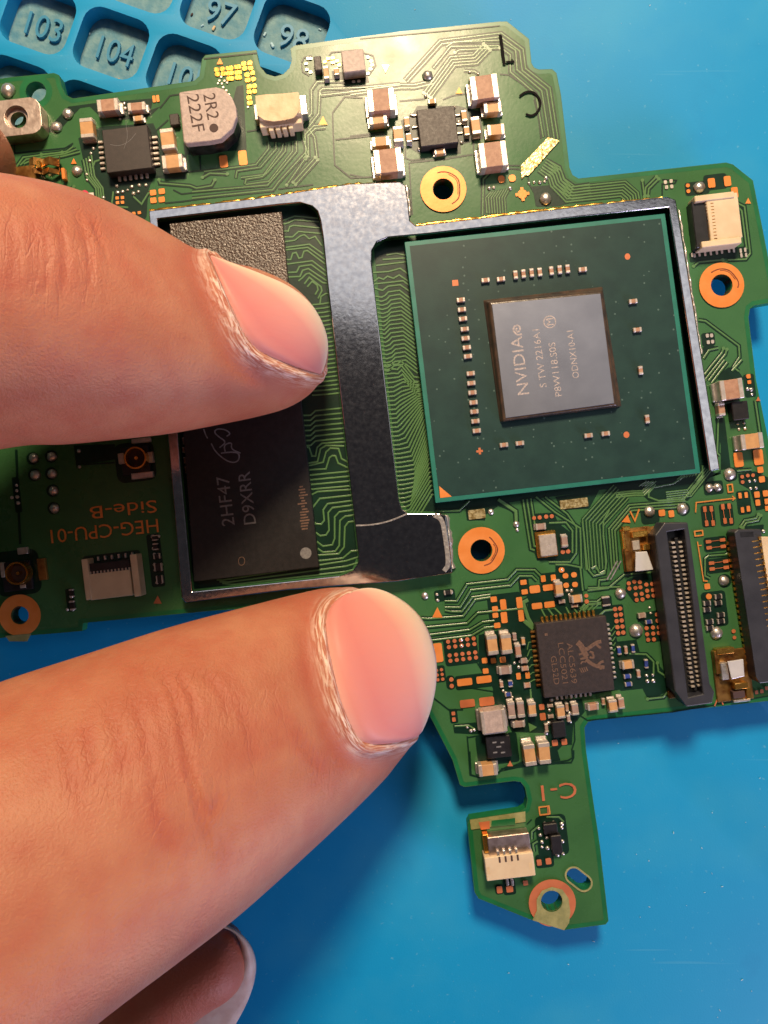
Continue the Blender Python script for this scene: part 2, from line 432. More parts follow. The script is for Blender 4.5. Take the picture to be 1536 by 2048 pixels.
def capsule(p, q, r, n=8):
    a = math.atan2(q[1] - p[1], q[0] - p[0]); out = []
    for c_, s_ in ((q, -90), (p, 90)):
        for i in range(n + 1):
            t = a + math.radians(s_ + 180 * i / n); out.append((c_[0] + r * math.cos(t), c_[1] + r * math.sin(t)))
    return out
slot = [tuple(W(*p)[:2]) for p in capsule(cp('L', 1078, 1008), cp('L', 1160, 1072), 14)]
hole_loops.append(slot)
mb = MB(); prism(mb, OUT, hole_loops, -BT, 0)
sub = obj_from('laminate', mb.v, mb.f, 'mask_copper', board)
sub.data.materials.append(MATS['board_edge'])
for p in sub.data.polygons:
    if abs(p.normal.z) < 0.5: p.material_index = 1
# solder mask border without copper round the rim
rim = MB()
def offset_closed(pts, d):
    n = len(pts); out = []
    for i in range(n):
        a, b, c = pts[i - 1], pts[i], pts[(i + 1) % n]
        def nn(p, q):
            dx, dy = q[0] - p[0], q[1] - p[1]; l = math.hypot(dx, dy) or 1; return (-dy / l, dx / l)
        n1, n2 = nn(a, b), nn(b, c); nx, ny = n1[0] + n2[0], n1[1] + n2[1]; l = math.hypot(nx, ny) or 1; nx /= l; ny /= l
        k = max(0.5, nx * n1[0] + ny * n1[1]); out.append((b[0] + nx * d / k, b[1] + ny * d / k))
    return out
in0 = offset_closed(outline, 1.2); in1 = offset_closed(outline, 9.0)
vs = [W(*p) + Vector((0, 0, 0.006)) for p in in0] + [W(*p) + Vector((0, 0, 0.006)) for p in in1]; n = len(in0)
rim.add(vs, [(i, (i + 1) % n, n + (i + 1) % n, n + i) for i in range(n)])
mat('mask_rim', lin(22, 98, 58), 0.34, col2=lin(28, 110, 64), vscale=0.6, spec=0.5)
obj_from('mask_rim', rim.v, rim.f, 'mask_rim', board)
for nm, r0, r1, c_ in (('hole_rim', 24, 33, cp('A', 215, 550)),):
    mb = MB(); o_ = wc(*c_, r1, 28); i_ = wc(*c_, r0 - 3, 28); n = 28
    mb.add([(x, y, 0.007) for x, y in o_] + [(x, y, 0.007) for x, y in i_], [(i, (i + 1) % n, n + (i + 1) % n, n + i) for i in range(n)])
    obj_from('hole_rim', mb.v, mb.f, 'mask_rim', board)
ZL = [0.010]
def zl():                           # each laid sheet a micron above the last
    ZL[0] += 0.00015
    return ZL[0]
DARK = MB()
def dark(c, pts):
    P = [tuple(W(*cp(c, *p))[:2]) for p in pts]; z = zl()
    tris = tri_poly([P])
    ar = lambda t: (P[t[1]][0] - P[t[0]][0]) * (P[t[2]][1] - P[t[0]][1]) - (P[t[1]][1] - P[t[0]][1]) * (P[t[2]][0] - P[t[0]][0])
    DARK.add([(p[0], p[1], z) for p in P], [tuple(t) if ar(t) > 0 else tuple(reversed(t)) for t in tris])
def drect(c, x, y, wd, ht, r=None):
    s = CR[c][2]; px, py = cp(c, x, y); p = W(px, py); r_ = (r if r is not None else min(wd, ht) * 0.2) / s / S
    loop = rrect(p.x, p.y, wd / s / S, ht / s / S, r_); z = zl()
    DARK.add([(q[0], q[1], z) for q in loop], [tuple(range(len(loop)))])
LIGHT = MB(); GAP = MB(); DIM = MB()
def trace(c, pts, n=1, pitch=20, wd=None, gap=None, smooth=0, ends=False, dim=False, plain=False):
    """n parallel tracks in copper pour: dark clearance below, raised track above"""
    s = CR[c][2]; P = cps(c, pts)
    if smooth: P = smooth_line(P, smooth)
    wd = wd or 3.2; gap = gap or 2.7
    for i in range(n):
        Q = offset_poly(P, i * pitch / s) if i else P
        if not plain: strip(GAP, Q, wd + 2 * gap, zl(), None)
        strip(DIM if dim else LIGHT, Q, wd, ZL[0] + 0.00007, ZL[0] + 0.014)
        if ends:
            for e in (Q[0], Q[-1]):
                p = W(*e); zz = ZL[0] + 0.018
                lp = circle(p.x, p.y, 3.6 / S, 10)
                (DIM if dim else LIGHT).add([(q[0], q[1], zz) for q in lp], [tuple(range(10))])
def cut(c, pts, wd=3.0, smooth=0):           # a single clearance line in the pour
    P = cps(c, pts)
    if smooth: P = smooth_line(P, smooth)
    strip(GAP, P, wd, zl(), None)

# ---- areas without copper
dark('P', [(318, 445), (560, 412), (612, 410), (630, 424), (638, 440), (715, 1110), (705, 1138), (680, 1148), (388, 1178)])
dark('P', [(748, 498), (770, 482), (1332, 418), (1418, 950), (880, 1024), (815, 1020), (800, 1000)])
dark('A', [(410, 640), (560, 620), (920, 590), (905, 660), (960, 640), (900, 700), (740, 720), (600, 700), (540, 640), (480, 650), (350, 790), (265, 798)])
dark('A', [(470, 830), (610, 760), (920, 740), (990, 900), (1120, 930), (1120, 1075), (920, 1070), (890, 1140), (880, 1300), (820, 1400), (700, 1330), (600, 1200), (560, 1080), (500, 960)])
dark('A', [(1420, 520), (1460, 510), (1480, 900), (1330, 910), (1110, 930), (1100, 860), (1330, 850)])
dark('B', [(515, 880), (740, 850), (745, 920), (640, 945), (530, 935)])
dark('B', [(1080, 400), (1280, 395), (1300, 480), (1110, 500), (1020, 470), (1010, 390)])
dark('C', [(1200, 1180), (1340, 1170), (1480, 1285), (1400, 1310), (1250, 1315), (1235, 1230)])
dark('C', [(420, 690), (450, 640), (720, 640), (870, 680), (890, 860), (740, 900), (740, 960), (460, 960), (380, 910), (340, 740)])
drect('D', 1035, 270, 170, 95); drect('D', 1165, 225, 165, 110); drect('D', 1190, 735, 420, 70); drect('D', 1115, 1335, 95, 95)
dark('D', [(1075, 1390), (1130, 1370), (1180, 1390), (1120, 1430), (1085, 1480)])
dark('D', [(1190, 1580), (1260, 1530), (1330, 1560), (1370, 1621), (1180, 1621)])
dark('E', [(540, 260), (840, 250), (850, 360), (600, 400), (560, 430)])
drect('E', 990, 380, 290, 290); drect('E', 130, 1190, 330, 330); drect('E', 820, 1100, 420, 110); drect('E', 1140, 1100, 100, 390); drect('E', 515, 1390, 60, 170)
for p in ((240, 355), (375, 340), (252, 475), (375, 465), (385, 590), (393, 718)): drect('E', p[0], p[1], 92, 92, 44)
drect('E', 125, 620, 50, 260)
dark('H', [(1040, 660), (1240, 680), (1260, 1000), (1450, 980), (1480, 1090), (1600, 1600), (1000, 1700), (900, 1760), (560, 1720), (560, 1600), (450, 1420), (450, 1190), (700, 1130), (820, 1000), (1040, 990)])
drect('H', 935, 895, 230, 190, 20); drect('H', 655, 1005, 260, 270, 20); drect('H', 800, 822, 80, 140, 15); drect('H', 985, 752, 140, 80, 15)
drect('H', 315, 1310, 260, 220, 25); drect('H', 148, 1490, 95, 130, 20); drect('H', 235, 1555, 70, 110, 30); drect('H', 420, 1545, 300, 110, 20); drect('H', 190, 885, 160, 90, 20)
dark('H', [(850, 260), (1030, 250), (1060, 330), (1180, 420), (1200, 560), (1150, 610), (900, 620), (870, 540)])
dark('H', [(380, 160), (640, 130), (740, 230), (740, 300), (700, 240), (600, 200), (500, 270), (500, 310), (360, 310), (350, 230)])
dark('H', [(1040, 130), (1380, 70), (1300, 220), (1080, 230)])
dark('I', [(450, 1010), (1060, 910), (1150, 930), (1150, 700), (1100, 480), (1180, 470), (1230, 880), (1150, 900), (1060, 960), (880, 1150), (560, 1150), (460, 1060), (300, 1070), (160, 1050)])
drect('I', 1090, 1045, 160, 110); drect('I', 1230, 935, 110, 110, 40); drect('I', 1047, 1275, 112, 180); drect('I', 1197, 1265, 112, 185); drect('I', 1338, 1165, 115, 195)
dark('I', [(1290, 930), (1430, 910), (1536, 960), (1536, 1210), (1440, 1230), (1390, 1060), (1300, 1010)])
drect('I', 1385, 210, 90, 190)
drect('I', 570, 1260, 150, 160, 30); drect('I', 845, 1215, 105, 105, 45)
drect('J', 1105, 360, 190, 120); drect('J', 1130, 535, 190, 120); drect('J', 1100, 890, 200, 290, 30); drect('J', 1180, 660, 110, 110, 50)
dark('J', [(380, 650), (560, 590), (620, 600), (650, 800), (440, 835), (370, 740)])
dark('J', [(460, 930), (640, 900), (690, 1150), (540, 1165), (520, 1030), (460, 970)])
dark('J', [(280, 1160), (460, 1140), (490, 1250), (580, 1270), (720, 1440), (720, 1560), (560, 1640), (510, 1540), (330, 1560), (290, 1400)])
drect('J', 308, 985, 115, 260, 15); drect('J', 215, 830, 90, 100, 20)
dark('J', [(1230, 300), (1300, 220), (1500, 200), (1500, 260), (1290, 300), (1400, 1400), (1480, 1480), (1380, 1380), (1340, 1100)])
dark('J', [(560, 220), (640, 220), (800, 1560), (860, 1680), (740, 1560)])
dark('K', [(230, 870), (420, 850), (440, 940), (240, 930)]); drect('K', 235, 810, 55, 100); drect('K', 540, 1040, 290, 210, 20)
dark('K', [(560, 640), (860, 640), (870, 700), (1130, 690), (1150, 780), (1070, 870), (1060, 1010), (900, 1020), (880, 930), (640, 920), (590, 820)])
dark('K', [(930, 1020), (1000, 1010), (960, 1050), (980, 1120), (740, 1160), (560, 1200), (640, 1160)])
drect('L', 905, 690, 250, 330, 40); drect('L', 845, 895, 150, 110, 25); drect('L', 560, 1105, 100, 130, 20); drect('L', 480, 1125, 70, 80, 20)

# ---- tracks
trace('C', [(365, 465), (600, 205), (1010, 155), (1155, 262), (1172, 392), (1335, 522), (1388, 862)], 2, 24)
trace('C', [(640, 250), (690, 215), (1000, 203), (1105, 270), (1115, 400), (1280, 540), (1330, 862)], 1)
trace('C', [(555, 390), (672, 245), (990, 240), (1070, 300), (1070, 415), (1240, 560), (1290, 850)], 1)
trace('C', [(700, 285), (730, 268), (1000, 255)], 1, ends=True); trace('C', [(935, 270), (850, 360), (700, 372), (540, 590)], 4, 20, ends=True)
trace('C', [(0, 545), (340, 500), (430, 500), (560, 470)], 2, 22); trace('C', [(760, 405), (830, 410), (860, 430)], 1)
cut('C', [(620, 600), (680, 575), (780, 560)]); cut('C', [(1000, 430), (1060, 435), (1250, 560)]); cut('C', [(330, 610), (500, 595)], 3.4); cut('C', [(0, 845), (230, 815)], 3.4)
cut('C', [(400, 1020), (640, 995), (820, 965)], 3.4); cut('C', [(370, 910), (370, 990), (410, 1005), (500, 995)]); cut('C', [(820, 870), (830, 960)]); cut('C', [(395, 1020), (415, 1370)])
cut('C', [(1230, 600), (1260, 720), (1275, 860)]); cut('C', [(0, 1100), (100, 1120), (160, 1115)]); cut('C', [(1050, 1040), (1135, 1040)]); cut('C', [(1050, 1060), (1135, 1065)])
for i in range(8): trace('C', [(1040 - 18 * i, 1360), (1032 - 18 * i, 1255), (1065 - 18 * i, 1190 + 4 * i)], 1, wd=2.6, gap=1.8)
trace('C', [(885, 1370), (890, 1130), (930, 1090)], 1)
trace('C', [(1310, 1000), (1400, 1050), (1430, 1130), (1500, 1180), (1600, 1165)], 5, 20); cut('C', [(1190, 1120), (1200, 1170), (1230, 1220), (1245, 1310)])
trace('D', [(-20, 70), (80, 150), (95, 205), (150, 262), (530, 222), (620, 300), (628, 345)], 6, 20, wd=3.0, gap=1.8)
trace('D', [(650, 215), (665, 330)], 1, ends=True); trace('D', [(765, 205), (695, 275), (690, 325)], 2, 22, ends=True); cut('D', [(790, 210), (890, 215), (880, 235), (790, 240), (790, 320)])
cut('D', [(1010, 500), (980, 550), (985, 600), (1030, 645)]); trace('D', [(1310, 370), (1370, 400), (1410, 730), (1380, 770), (1250, 775)], 1); trace('D', [(1330, 410), (1350, 430), (1385, 700)], 1)
trace('D', [(1215, 775), (1050, 790), (1010, 820)], 1, ends=True); trace('D', [(1045, 1198), (1095, 1205), (1330, 1380), (1335, 1460), (1290, 1530), (1330, 1560)], 1)
trace('D', [(1245, 1405), (1235, 1440), (1090, 1621)], 2, 26, ends=True); trace('D', [(1185, 1395), (1120, 1410), (1080, 1470)], 1)
for i, (a, b) in enumerate(((8, 0), (0, 12), (-6, 26))): trace('A', [(100 + 22 * i, 1000 - 8 * i), (140 + 18 * i, 945 + 12 * i), (400 - 10 * i, 910 + 14 * i), (440 + 20 * i, 880 + 16 * i)], 1)
cut('A', [(85, 840), (90, 920), (390, 890), (440, 860)]); cut('A', [(180, 808), (270, 800)]); cut('A', [(960, 650), (1020, 575), (1090, 565)]); cut('A', [(920, 800), (1010, 720)])
trace('A', [(375, 915), (250, 928)], 1, ends=True); trace('A', [(445, 1120), (400, 1160)], 1, ends=True)
for i in range(4): trace('A', [(500 + 16 * i, 960 - 10 * i), (520 + 16 * i, 1060), (575 + 14 * i, 1130), (585 + 14 * i, 1230)], 1, dim=True)
trace('A', [(555, 1010), (570, 970), (600, 960)], 1, dim=True); trace('A', [(800, 1180), (850, 1225), (890, 1160), (920, 1155)], 1, dim=True); trace('A', [(680, 1150), (670, 1240), (770, 1245)], 1, dim=True)
trace('A', [(955, 1080), (960, 1100), (1140, 1115), (1180, 1130), (1270, 1115), (1290, 1080)], 1, ends=True); trace('A', [(1365, 1045), (1260, 1040), (1215, 1065)], 1, ends=True)
cut('A', [(920, 1060), (1150, 1030), (1420, 1005)]); cut('A', [(1200, 930), (1205, 1030)]); cut('A', [(1040, 1140), (1090, 1165), (1536, 1110)]); cut('A', [(990, 1220), (1090, 1210), (1536, 1150)])
for pts in ([(525, 940), (528, 990), (430, 1112), (30, 1165)], [(583, 940), (585, 992), (465, 1132), (285, 1160), (275, 1215)], [(640, 950), (630, 1000), (490, 1190), (315, 1212)],
            [(662, 945), (655, 1010), (520, 1170), (480, 1205), (355, 1225), (345, 1262)], [(712, 935), (712, 1010), (530, 1240), (350, 1265)], [(740, 930), (742, 1010), (600, 1180), (520, 1270), (-60, 1320)]):
    trace('B', pts, 1, wd=3.0, gap=2)
trace('B', [(810, 1020), (600, 1250), (560, 1305), (-60, 1370)], 1); trace('B', [(820, 1050), (665, 1270)], 1, ends=True); trace('B', [(905, 1075), (735, 1265)], 2, 26, ends=True)
trace('B', [(1100, 470), (900, 475), (855, 540), (858, 720), (785, 800), (790, 900), (830, 1030)], 1); trace('B', [(920, 545), (912, 720), (830, 830), (880, 900), (900, 1060)], 1)
trace('B', [(965, 828), (885, 835), (830, 890), (835, 1050), (810, 1080)], 2, 22); trace('B', [(1280, 540), (930, 580), (920, 550), (940, 530), (1250, 520), (1536, 492)], 1)
cut('B', [(1250, 600), (1110, 592), (1018, 715), (1025, 920), (1035, 1115), (1160, 1215), (1340, 1205)], 3.2); cut('B', [(1040, 920), (1420, 880)], 3.2); cut('B', [(360, 858), (480, 840)]); cut('B', [(600, 1300), (870, 1265)])
cut('B', [(30, 300), (440, 255)]); cut('B', [(780, 330), (800, 290), (860, 275)], 3); cut('B', [(780, 340), (790, 400), (840, 430)], 3)
cut('B', [(990, 280), (1010, 250), (1210, 232), (1260, 255), (1330, 275), (1350, 350), (1300, 420)], 3)
cut('P', [(720, 78), (1000, 52)], 2.2)
# memory bus between the frame bar and the processor, and between memory and bar
def bus(xl0, xl1, xr0, xr1, y0, y1, n, fn):
    for i in range(n):
        t = i / (n - 1); y = y0 + (y1 - y0) * t
        if fn(t, 0, 1, 0)[1][0] == 0.01: continue
        trace('P', fn(t, xl0 + (xl1 - xl0) * t, xr0 + (xr1 - xr0) * t, y), 1, wd=3.3, plain=True, dim=True)
def bus_right(t, a, b, y):
    if t < 0.48:
        d = 26 - 6 * t; m = a + (b - a) * (0.52 + 0.1 * math.sin(t * 25))
        return [(a - 14, y + 2), (a + 12, y - 1), (a + 22, y - 7 * (0.5 + 0.5 * math.sin(t * 40))), (m, y - 8), (b - 14, y + d), (b + 12, y + d + 4)]
    t2 = (t - 0.48) / 0.52; m = a + (b - a) * (0.34 + 0.12 * math.sin(t * 18)); k = min(1, t2 * 2.2)
    return [(a - 14, y + 2), (a + 10, y), (m, y - 6 * (1 - k) - 4), (m + (b - m) * 0.65, y - 6 - 62 * k), (b + 12, y - 10 - 70 * k)]
bus(748, 806, 812, 884, 500, 1058, 64, lambda t, a, b, y: bus_right(t, a, b, y) if t > 0.40 else [(0, 0), (0.01, 0)])
for pts in ([(1090, 565), (1190, 548), (1300, 570)], [(1050, 612), (1290, 595)], [(985, 672), (1290, 635)], [(955, 745), (1110, 735), (1230, 702), (1320, 765)], [(965, 835), (1010, 797), (1060, 815), (1100, 782), (1160, 805), (1220, 770), (1330, 845)], [(965, 862), (1260, 830), (1335, 885)], [(970, 905), (1050, 928), (1105, 885), (1230, 870), (1335, 942)]): trace('M', pts, 1, wd=3.3, plain=True, dim=True)
for i in range(19):
    y = 985 + 42 * i; k = 3.6 * i; q = 18 * math.sin(i * 0.55)
    trace('M', [(960 + k, y), (1040 + k, y + 12), (1075 + k + q, y - 5), (1110 + k + q, y - 42), (1225 + k, y - 58), (1345 + k, y + 34)], 1, wd=3.3, plain=True, dim=True)
for pts in ([(30, 250), (90, 235), (150, 205), (400, 225)], [(30, 212), (150, 168), (390, 190)], [(40, 320), (85, 320), (100, 275), (140, 262), (425, 290)], [(40, 380), (130, 380), (190, 325), (420, 345)], [(40, 430), (150, 415), (210, 370), (250, 358), (300, 400), (360, 375), (430, 470)], [(40, 490), (300, 455), (450, 560)],
            [(40, 515), (285, 488), (460, 612)], [(55, 612), (110, 612), (130, 548), (165, 540), (195, 600), (225, 590), (245, 528), (280, 520), (465, 660)], [(60, 660), (330, 625), (475, 735)], [(70, 745), (170, 740), (200, 682), (320, 665), (478, 780)], [(90, 790), (205, 785), (232, 722), (290, 705), (480, 830)], [(190, 830), (228, 800), (266, 760), (300, 752), (440, 850), (500, 855)], [(250, 860), (300, 795), (420, 890), (430, 930), (390, 1010)], [(280, 890), (330, 835), (380, 875), (390, 920), (360, 970)], [(510, 960), (470, 960), (420, 990), (410, 1060)]):
    trace('M', pts, 1, wd=3.3, plain=True, dim=True)
for i in range(22): trace('M', [(330, 1075 + 44 * i), (440 + 3 * i, 1065 + 44 * i), (520 + 5.5 * i, 1050 + 44 * i), (570 + 5.5 * i, 1046 + 44 * i)], 1, wd=3.3, plain=True, dim=True)
for i in range(7): trace('F', [(950, 112 + 36 * i), (1040, 108 + 36 * i), (1075, 76 + 36 * i), (1280, 58 + 36 * i)], 1, wd=3.3, plain=True, dim=True)
for pts in ([(1000, 330), (1030, 340), (1050, 400), (1075, 400), (1085, 340), (1120, 310), (1290, 300)], [(1000, 455), (1090, 440), (1110, 350), (1150, 325), (1280, 330)], [(1000, 475), (1130, 445), (1150, 372), (1180, 345), (1240, 348), (1262, 420), (1320, 452)], [(1000, 500), (1150, 492), (1175, 412), (1195, 398), (1218, 400), (1238, 452), (1330, 495)]): trace('F', pts, 1, wd=3.3, plain=True, dim=True)
for i in range(4): trace('F', [(1000, 540 + 34 * i), (1320, 510 + 35 * i)], 1, wd=3.3, plain=True, dim=True)
for pts in ([(1040, 680), (1090, 655), (1330, 640)], [(1050, 775), (1105, 705), (1340, 680)], [(1050, 860), (1080, 885), (1115, 888), (1138, 860), (1130, 785), (1160, 742), (1350, 718)], [(1060, 935), (1110, 970), (1150, 965), (1172, 930), (1166, 805), (1195, 770), (1355, 750)], [(1070, 1000), (1130, 1045), (1195, 1035), (1212, 990), (1212, 835), (1245, 800), (1360, 785)], [(1075, 1050), (1130, 1088), (1215, 1082), (1245, 1040), (1250, 862), (1285, 832), (1365, 820)], [(1085, 1110), (1240, 1100), (1280, 1050), (1285, 905), (1310, 872), (1370, 864)], [(1090, 1150), (1270, 1130), (1330, 1080), (1400, 1075)]): trace('F', pts, 1, wd=3.3, plain=True, dim=True)
for i in range(3): trace('F', [(1420, 1110 + 42 * i), (1290, 1150 + 38 * i), (420 + 30 * i, 1285 + 16 * i), (370 + 20 * i, 1285 + 12 * i)], 1, plain=True, dim=True)
# below the processor and round the codec
trace('I', [(275, 1020), (20, 1300), (35, 1500), (50, 1716)], 7, -27, wd=2.6, gap=1.6)
trace('I', [(1000, 860), (1000, 950), (850, 1135), (640, 1150), (560, 1120), (560, 1085), (600, 1040), (760, 1010), (850, 950)], 1); trace('I', [(1020, 880), (880, 1060), (700, 1080)], 4, -18, wd=2.4, gap=1.5)
for i in range(5): trace('I', [(480 + 22 * i, 1030), (540 + 20 * i, 990)], 1, wd=2.4, plain=True); 
for i in range(7): trace('I', [(790 + 24 * i, 975 - 5 * i), (840 + 22 * i, 935 - 5 * i)], 1, wd=2.4, plain=True)
trace('I', [(860, 1150), (400, 1185), (235, 1380), (260, 1716)], 3, -24)
trace('I', [(290, 1085), (450, 1070), (510, 1070), (590, 990)], 3, 18, plain=True); trace('I', [(1130, 420), (1120, 760), (1140, 780)], 1); trace('I', [(1050, 170), (1180, 0)], 2, 30); trace('I', [(1240, 90), (1320, 0)], 1)
trace('I', [(1430, 330), (1470, 600)], 1); trace('I', [(1310, 1360), (1345, 1310), (1440, 1290), (1455, 1260)], 2, 22, ends=True); trace('I', [(1280, 905), (1400, 895)], 1)
trace('J', [(20, 180), (45, 420), (60, 560), (110, 620), (200, 600), (215, 500), (190, 300), (190, 170), (240, 80)], 1); trace('J', [(95, 560), (130, 540), (160, 600), (200, 580)], 1)
trace('J', [(60, 740), (230, 720), (360, 610), (580, 590)], 1); trace('J', [(1060, 640), (1020, 620), (1020, 480), (1050, 455), (1190, 445), (1230, 410)], 1)
trace('J', [(400, 1255), (540, 1260), (600, 1320), (600, 1420)], 1, dim=True); trace('J', [(630, 1330), (640, 1400), (700, 1440)], 1, ends=True, dim=True); trace('J', [(550, 1625), (680, 1610), (720, 1560), (720, 1490)], 1, ends=True, dim=True)
trace('J', [(0, 890), (60, 830), (140, 830), (190, 790)], 1, dim=True); trace('J', [(20, 900), (70, 850), (170, 850)], 1, dim=True); trace('J', [(160, 940), (200, 905), (270, 895)], 1, dim=True)
cut('J', [(0, 1760), (60, 1800), (760, 1730), (1536, 1600)], 2.5); cut('J', [(0, 740), (60, 735)])
for pts in ([(120, 240), (300, 235), (380, 160)], ): trace('H', pts, 1, dim=True)
trace('H', [(190, 930), (280, 930), (360, 800), (670, 765), (740, 690), (880, 690), (930, 740)], 2, 48); trace('H', [(10, 1060), (60, 1065), (330, 1045), (420, 920), (540, 900)], 1)
trace('H', [(190, 1000), (240, 1010), (320, 1010), (400, 900), (540, 880)], 1, smooth=0); trace('H', [(50, 1130), (360, 1100), (440, 1020), (790, 985)], 1); trace('H', [(60, 1190), (380, 1150), (480, 1090), (570, 1080)], 2, 45)
trace('H', [(600, 150), (735, 240), (740, 330)], 1, wd=6, dim=True); trace('H', [(790, 150), (850, 530), (880, 540)], 3, -30); trace('H', [(960, 130), (1130, 260), (1200, 360), (1200, 560), (1150, 630), (990, 630)], 1); trace('H', [(990, 330), (1120, 325), (1170, 390), (1170, 560)], 1)
trace('H', [(890, 130), (1040, 250), (1230, 370), (1240, 680)], 1); trace('H', [(1040, 650), (1130, 650), (1230, 670), (1250, 850)], 1); trace('H', [(1290, 830), (1536, 820)], 1); trace('H', [(1370, 830), (1375, 770), (1450, 760)], 1)
trace('H', [(870, 1130), (830, 1060), (790, 940), (830, 920)], 1, wd=7, dim=True); trace('H', [(870, 1140), (800, 1080)], 1, wd=8, dim=True)
for i in range(6): trace('H', [(960 + 62 * i, 1045 - 6 * i), (930 + 50 * i + (40 if i > 2 else 0), 990 - 5 * i)], 1, plain=True, dim=True)
for i in range(4): trace('R', [(900 + 62 * i, 370 - 8 * i), (970 + 62 * i, 290 - 5 * i), (1100 + 40 * i, 280 - 20 * i)], 1, wd=2.2, plain=True, dim=True)
for i in range(5): trace('R', [(1290 + 14 * i, 620 + 68 * i), (1340 + 12 * i, 640 + 68 * i), (1400, 560 + 80 * i)], 1, wd=2, plain=True, dim=True)
for i in range(6): trace('R', [(290 + 14 * i, 790 + 105 * i), (190 + 14 * i, 800 + 105 * i), (170, 900 + 95 * i)], 1, wd=2, plain=True, dim=True)
cut('K', [(90, 680), (200, 765), (300, 765)]); cut('K', [(330, 950), (350, 1220), (420, 1240)]); cut('K', [(1075, 830), (1080, 980), (1060, 1040), (1065, 1100), (1030, 1120), (740, 1160), (600, 1165), (550, 1200)], 3); trace('K', [(240, 880), (340, 875), (380, 900)], 1, dim=True); cut('K', [(330, 960), (440, 940)])
cut('K', [(400, 440), (450, 520), (270, 600), (520, 640)], 2.5); trace('K', [(770, 620), (775, 680), (800, 720)], 1, dim=True)
cut('L', [(740, 560), (700, 600)], 2.5); trace('L', [(860, 540), (960, 540), (1000, 580)], 1, dim=True); trace('L', [(740, 720), (740, 660), (800, 610)], 1, dim=True); trace('L', [(760, 820), (750, 760), (790, 735)], 1, dim=True)
cut('L', [(240, 10), (250, 200), (300, 215)], 3); cut('L', [(470, 190), (500, 150), (900, 110), (1060, 100), (1080, 60), (1080, 0)], 3)
cut('E', [(120, 290), (130, 560), (150, 980)], 5); cut('E', [(610, 400), (840, 385)], 3)
obj_from('bare_laminate_area', DARK.v, DARK.f, 'mask_bare', board)['kind'] = 'stuff'
obj_from('track_clearance', GAP.v, GAP.f, 'mask_bare', board)['kind'] = 'stuff'
obj_from('copper_track', LIGHT.v, LIGHT.f, 'mask_trace', board)['kind'] = 'stuff'
obj_from('memory_bus_track', DIM.v, DIM.f, 'mask_trace_dim', board)['kind'] = 'stuff'

# ---- flat copper: pads, marks, rings
def flat(name, loops, material, thick=0.03, z=None, parent=board, label=None):
    z = z if z is not None else zl() + 0.002
    mb = MB(); prism(mb, loops[0], loops[1:], z, z + thick, bottom=False)
    return obj_from(name, mb.v, mb.f, material, parent, label=label)
def pad(c, x, y, wd, ht, material='copper', r=0.18, name='copper_pad', rot=ROT):
    s = CR[c][2]; p = W(*cp(c, x, y)); q = min(wd, ht) * r / s / S
    return flat(name, [rrect(p.x, p.y, wd / s / S, ht / s / S, q, rot, 2)], material)
def dot(c, x, y, r, material='copper_dull', name='copper_dot'):
    s = CR[c][2]; p = W(*cp(c, x, y))
    return flat(name, [circle(p.x, p.y, r / s / S, 12)], material)
def poly(name, c, pts, material, thick=0.03, z=None, parent=board, label=None):
    return flat(name, [[tuple(W(*cp(c, *p))[:2]) for p in pts]], material, thick, z, parent, label)
def tri(c, x, y, a=45, material='copper', up=1):
    poly('copper_triangle', c, [(x - a / 2, y + up * a / 2), (x + a / 2, y + up * a / 2), (x, y - up * a / 2)], material)
def line(name, c, pts, wd, material, z=None, thick=0.03, parent=board, smooth=0, label=None):
    P = cps(c, pts)
    if smooth: P = smooth_line(P, smooth)
    z = z if z is not None else zl() + 0.002
    mb = MB(); strip(mb, P, wd, z, z + thick, 0.85)
    return obj_from(name, mb.v, mb.f, material, parent, label=label)
for x, y in ((920, 1158), (972, 1150), (922, 1204), (972, 1199)): pad('A', x, y, 37, 33)
pad('A', 926, 597, 18, 40); pad('A', 948, 594, 18, 40)
tri('A', 1320, 370, 38); tri('A', 445, 968, 34); tri('B', 945, 775, 66, up=1); tri('B', 1425, 380, 60, 'gold', up=-1); tri('C', 728, 540, 44); tri('D', 1393, 360, 40); tri('H', 133, 1015, 80); tri('K', 628, 1138, 40, 'copper_dull'); tri('E', 1155, 1385, 60, 'copper_dull')
for x, y in ((705, 1190), (737, 1188), (707, 1218), (737, 1216)): pad('A', x, y, 20, 18, 'copper')
for x, y in ((652, 1240), (652, 1265), (805, 1282), (838, 1278)): pad('A', x, y, 20, 17)
for x, y, wd in ((128, 386, 36), (172, 380, 36), (228, 374, 60), (290, 364, 52), (338, 340, 38), (384, 334, 36), (136, 420, 38), (182, 415, 36), (232, 412, 60), (294, 407, 52), (345, 376, 38), (390, 373, 36), (234, 454, 58), (296, 445, 52), (362, 424, 38), (405, 410, 34), (368, 465, 40), (411, 458, 34), (380, 515, 38), (420, 510, 32), (380, 556, 38), (420, 551, 32), (378, 600, 38), (384, 640, 40)):
    pad('B', x, y, wd, 33, 'gold', 0.3)
for x, y in ((165, 440), (150, 470), (190, 470), (210, 485), (170, 492), (140, 490), (180, 520), (205, 545), (225, 575), (370, 672)): dot('B', x, y, 8, 'tin', 'tinned_via')
for x, y in ((985, 300), (1020, 296), (1052, 320), (960, 325), (1070, 350), (1020, 330)): pad('B', x, y, 28, 22, 'gold', 0.3)
for x, y in ((1290, 290), (1315, 320), (1320, 350), (1310, 380), (1290, 415), (830, 300), (815, 340), (822, 385), (850, 405), (850, 300), (1180, 478), (1220, 474)): pad('B', x, y, 26, 20, 'tin', 0.4)
pad('B', 183, 1090, 62, 92); pad('B', 330, 1062, 64, 112)
pad('C', 1010, 1133, 44, 48, r=0.35); pad('C', 1082, 1126, 46, 46, r=0.35)
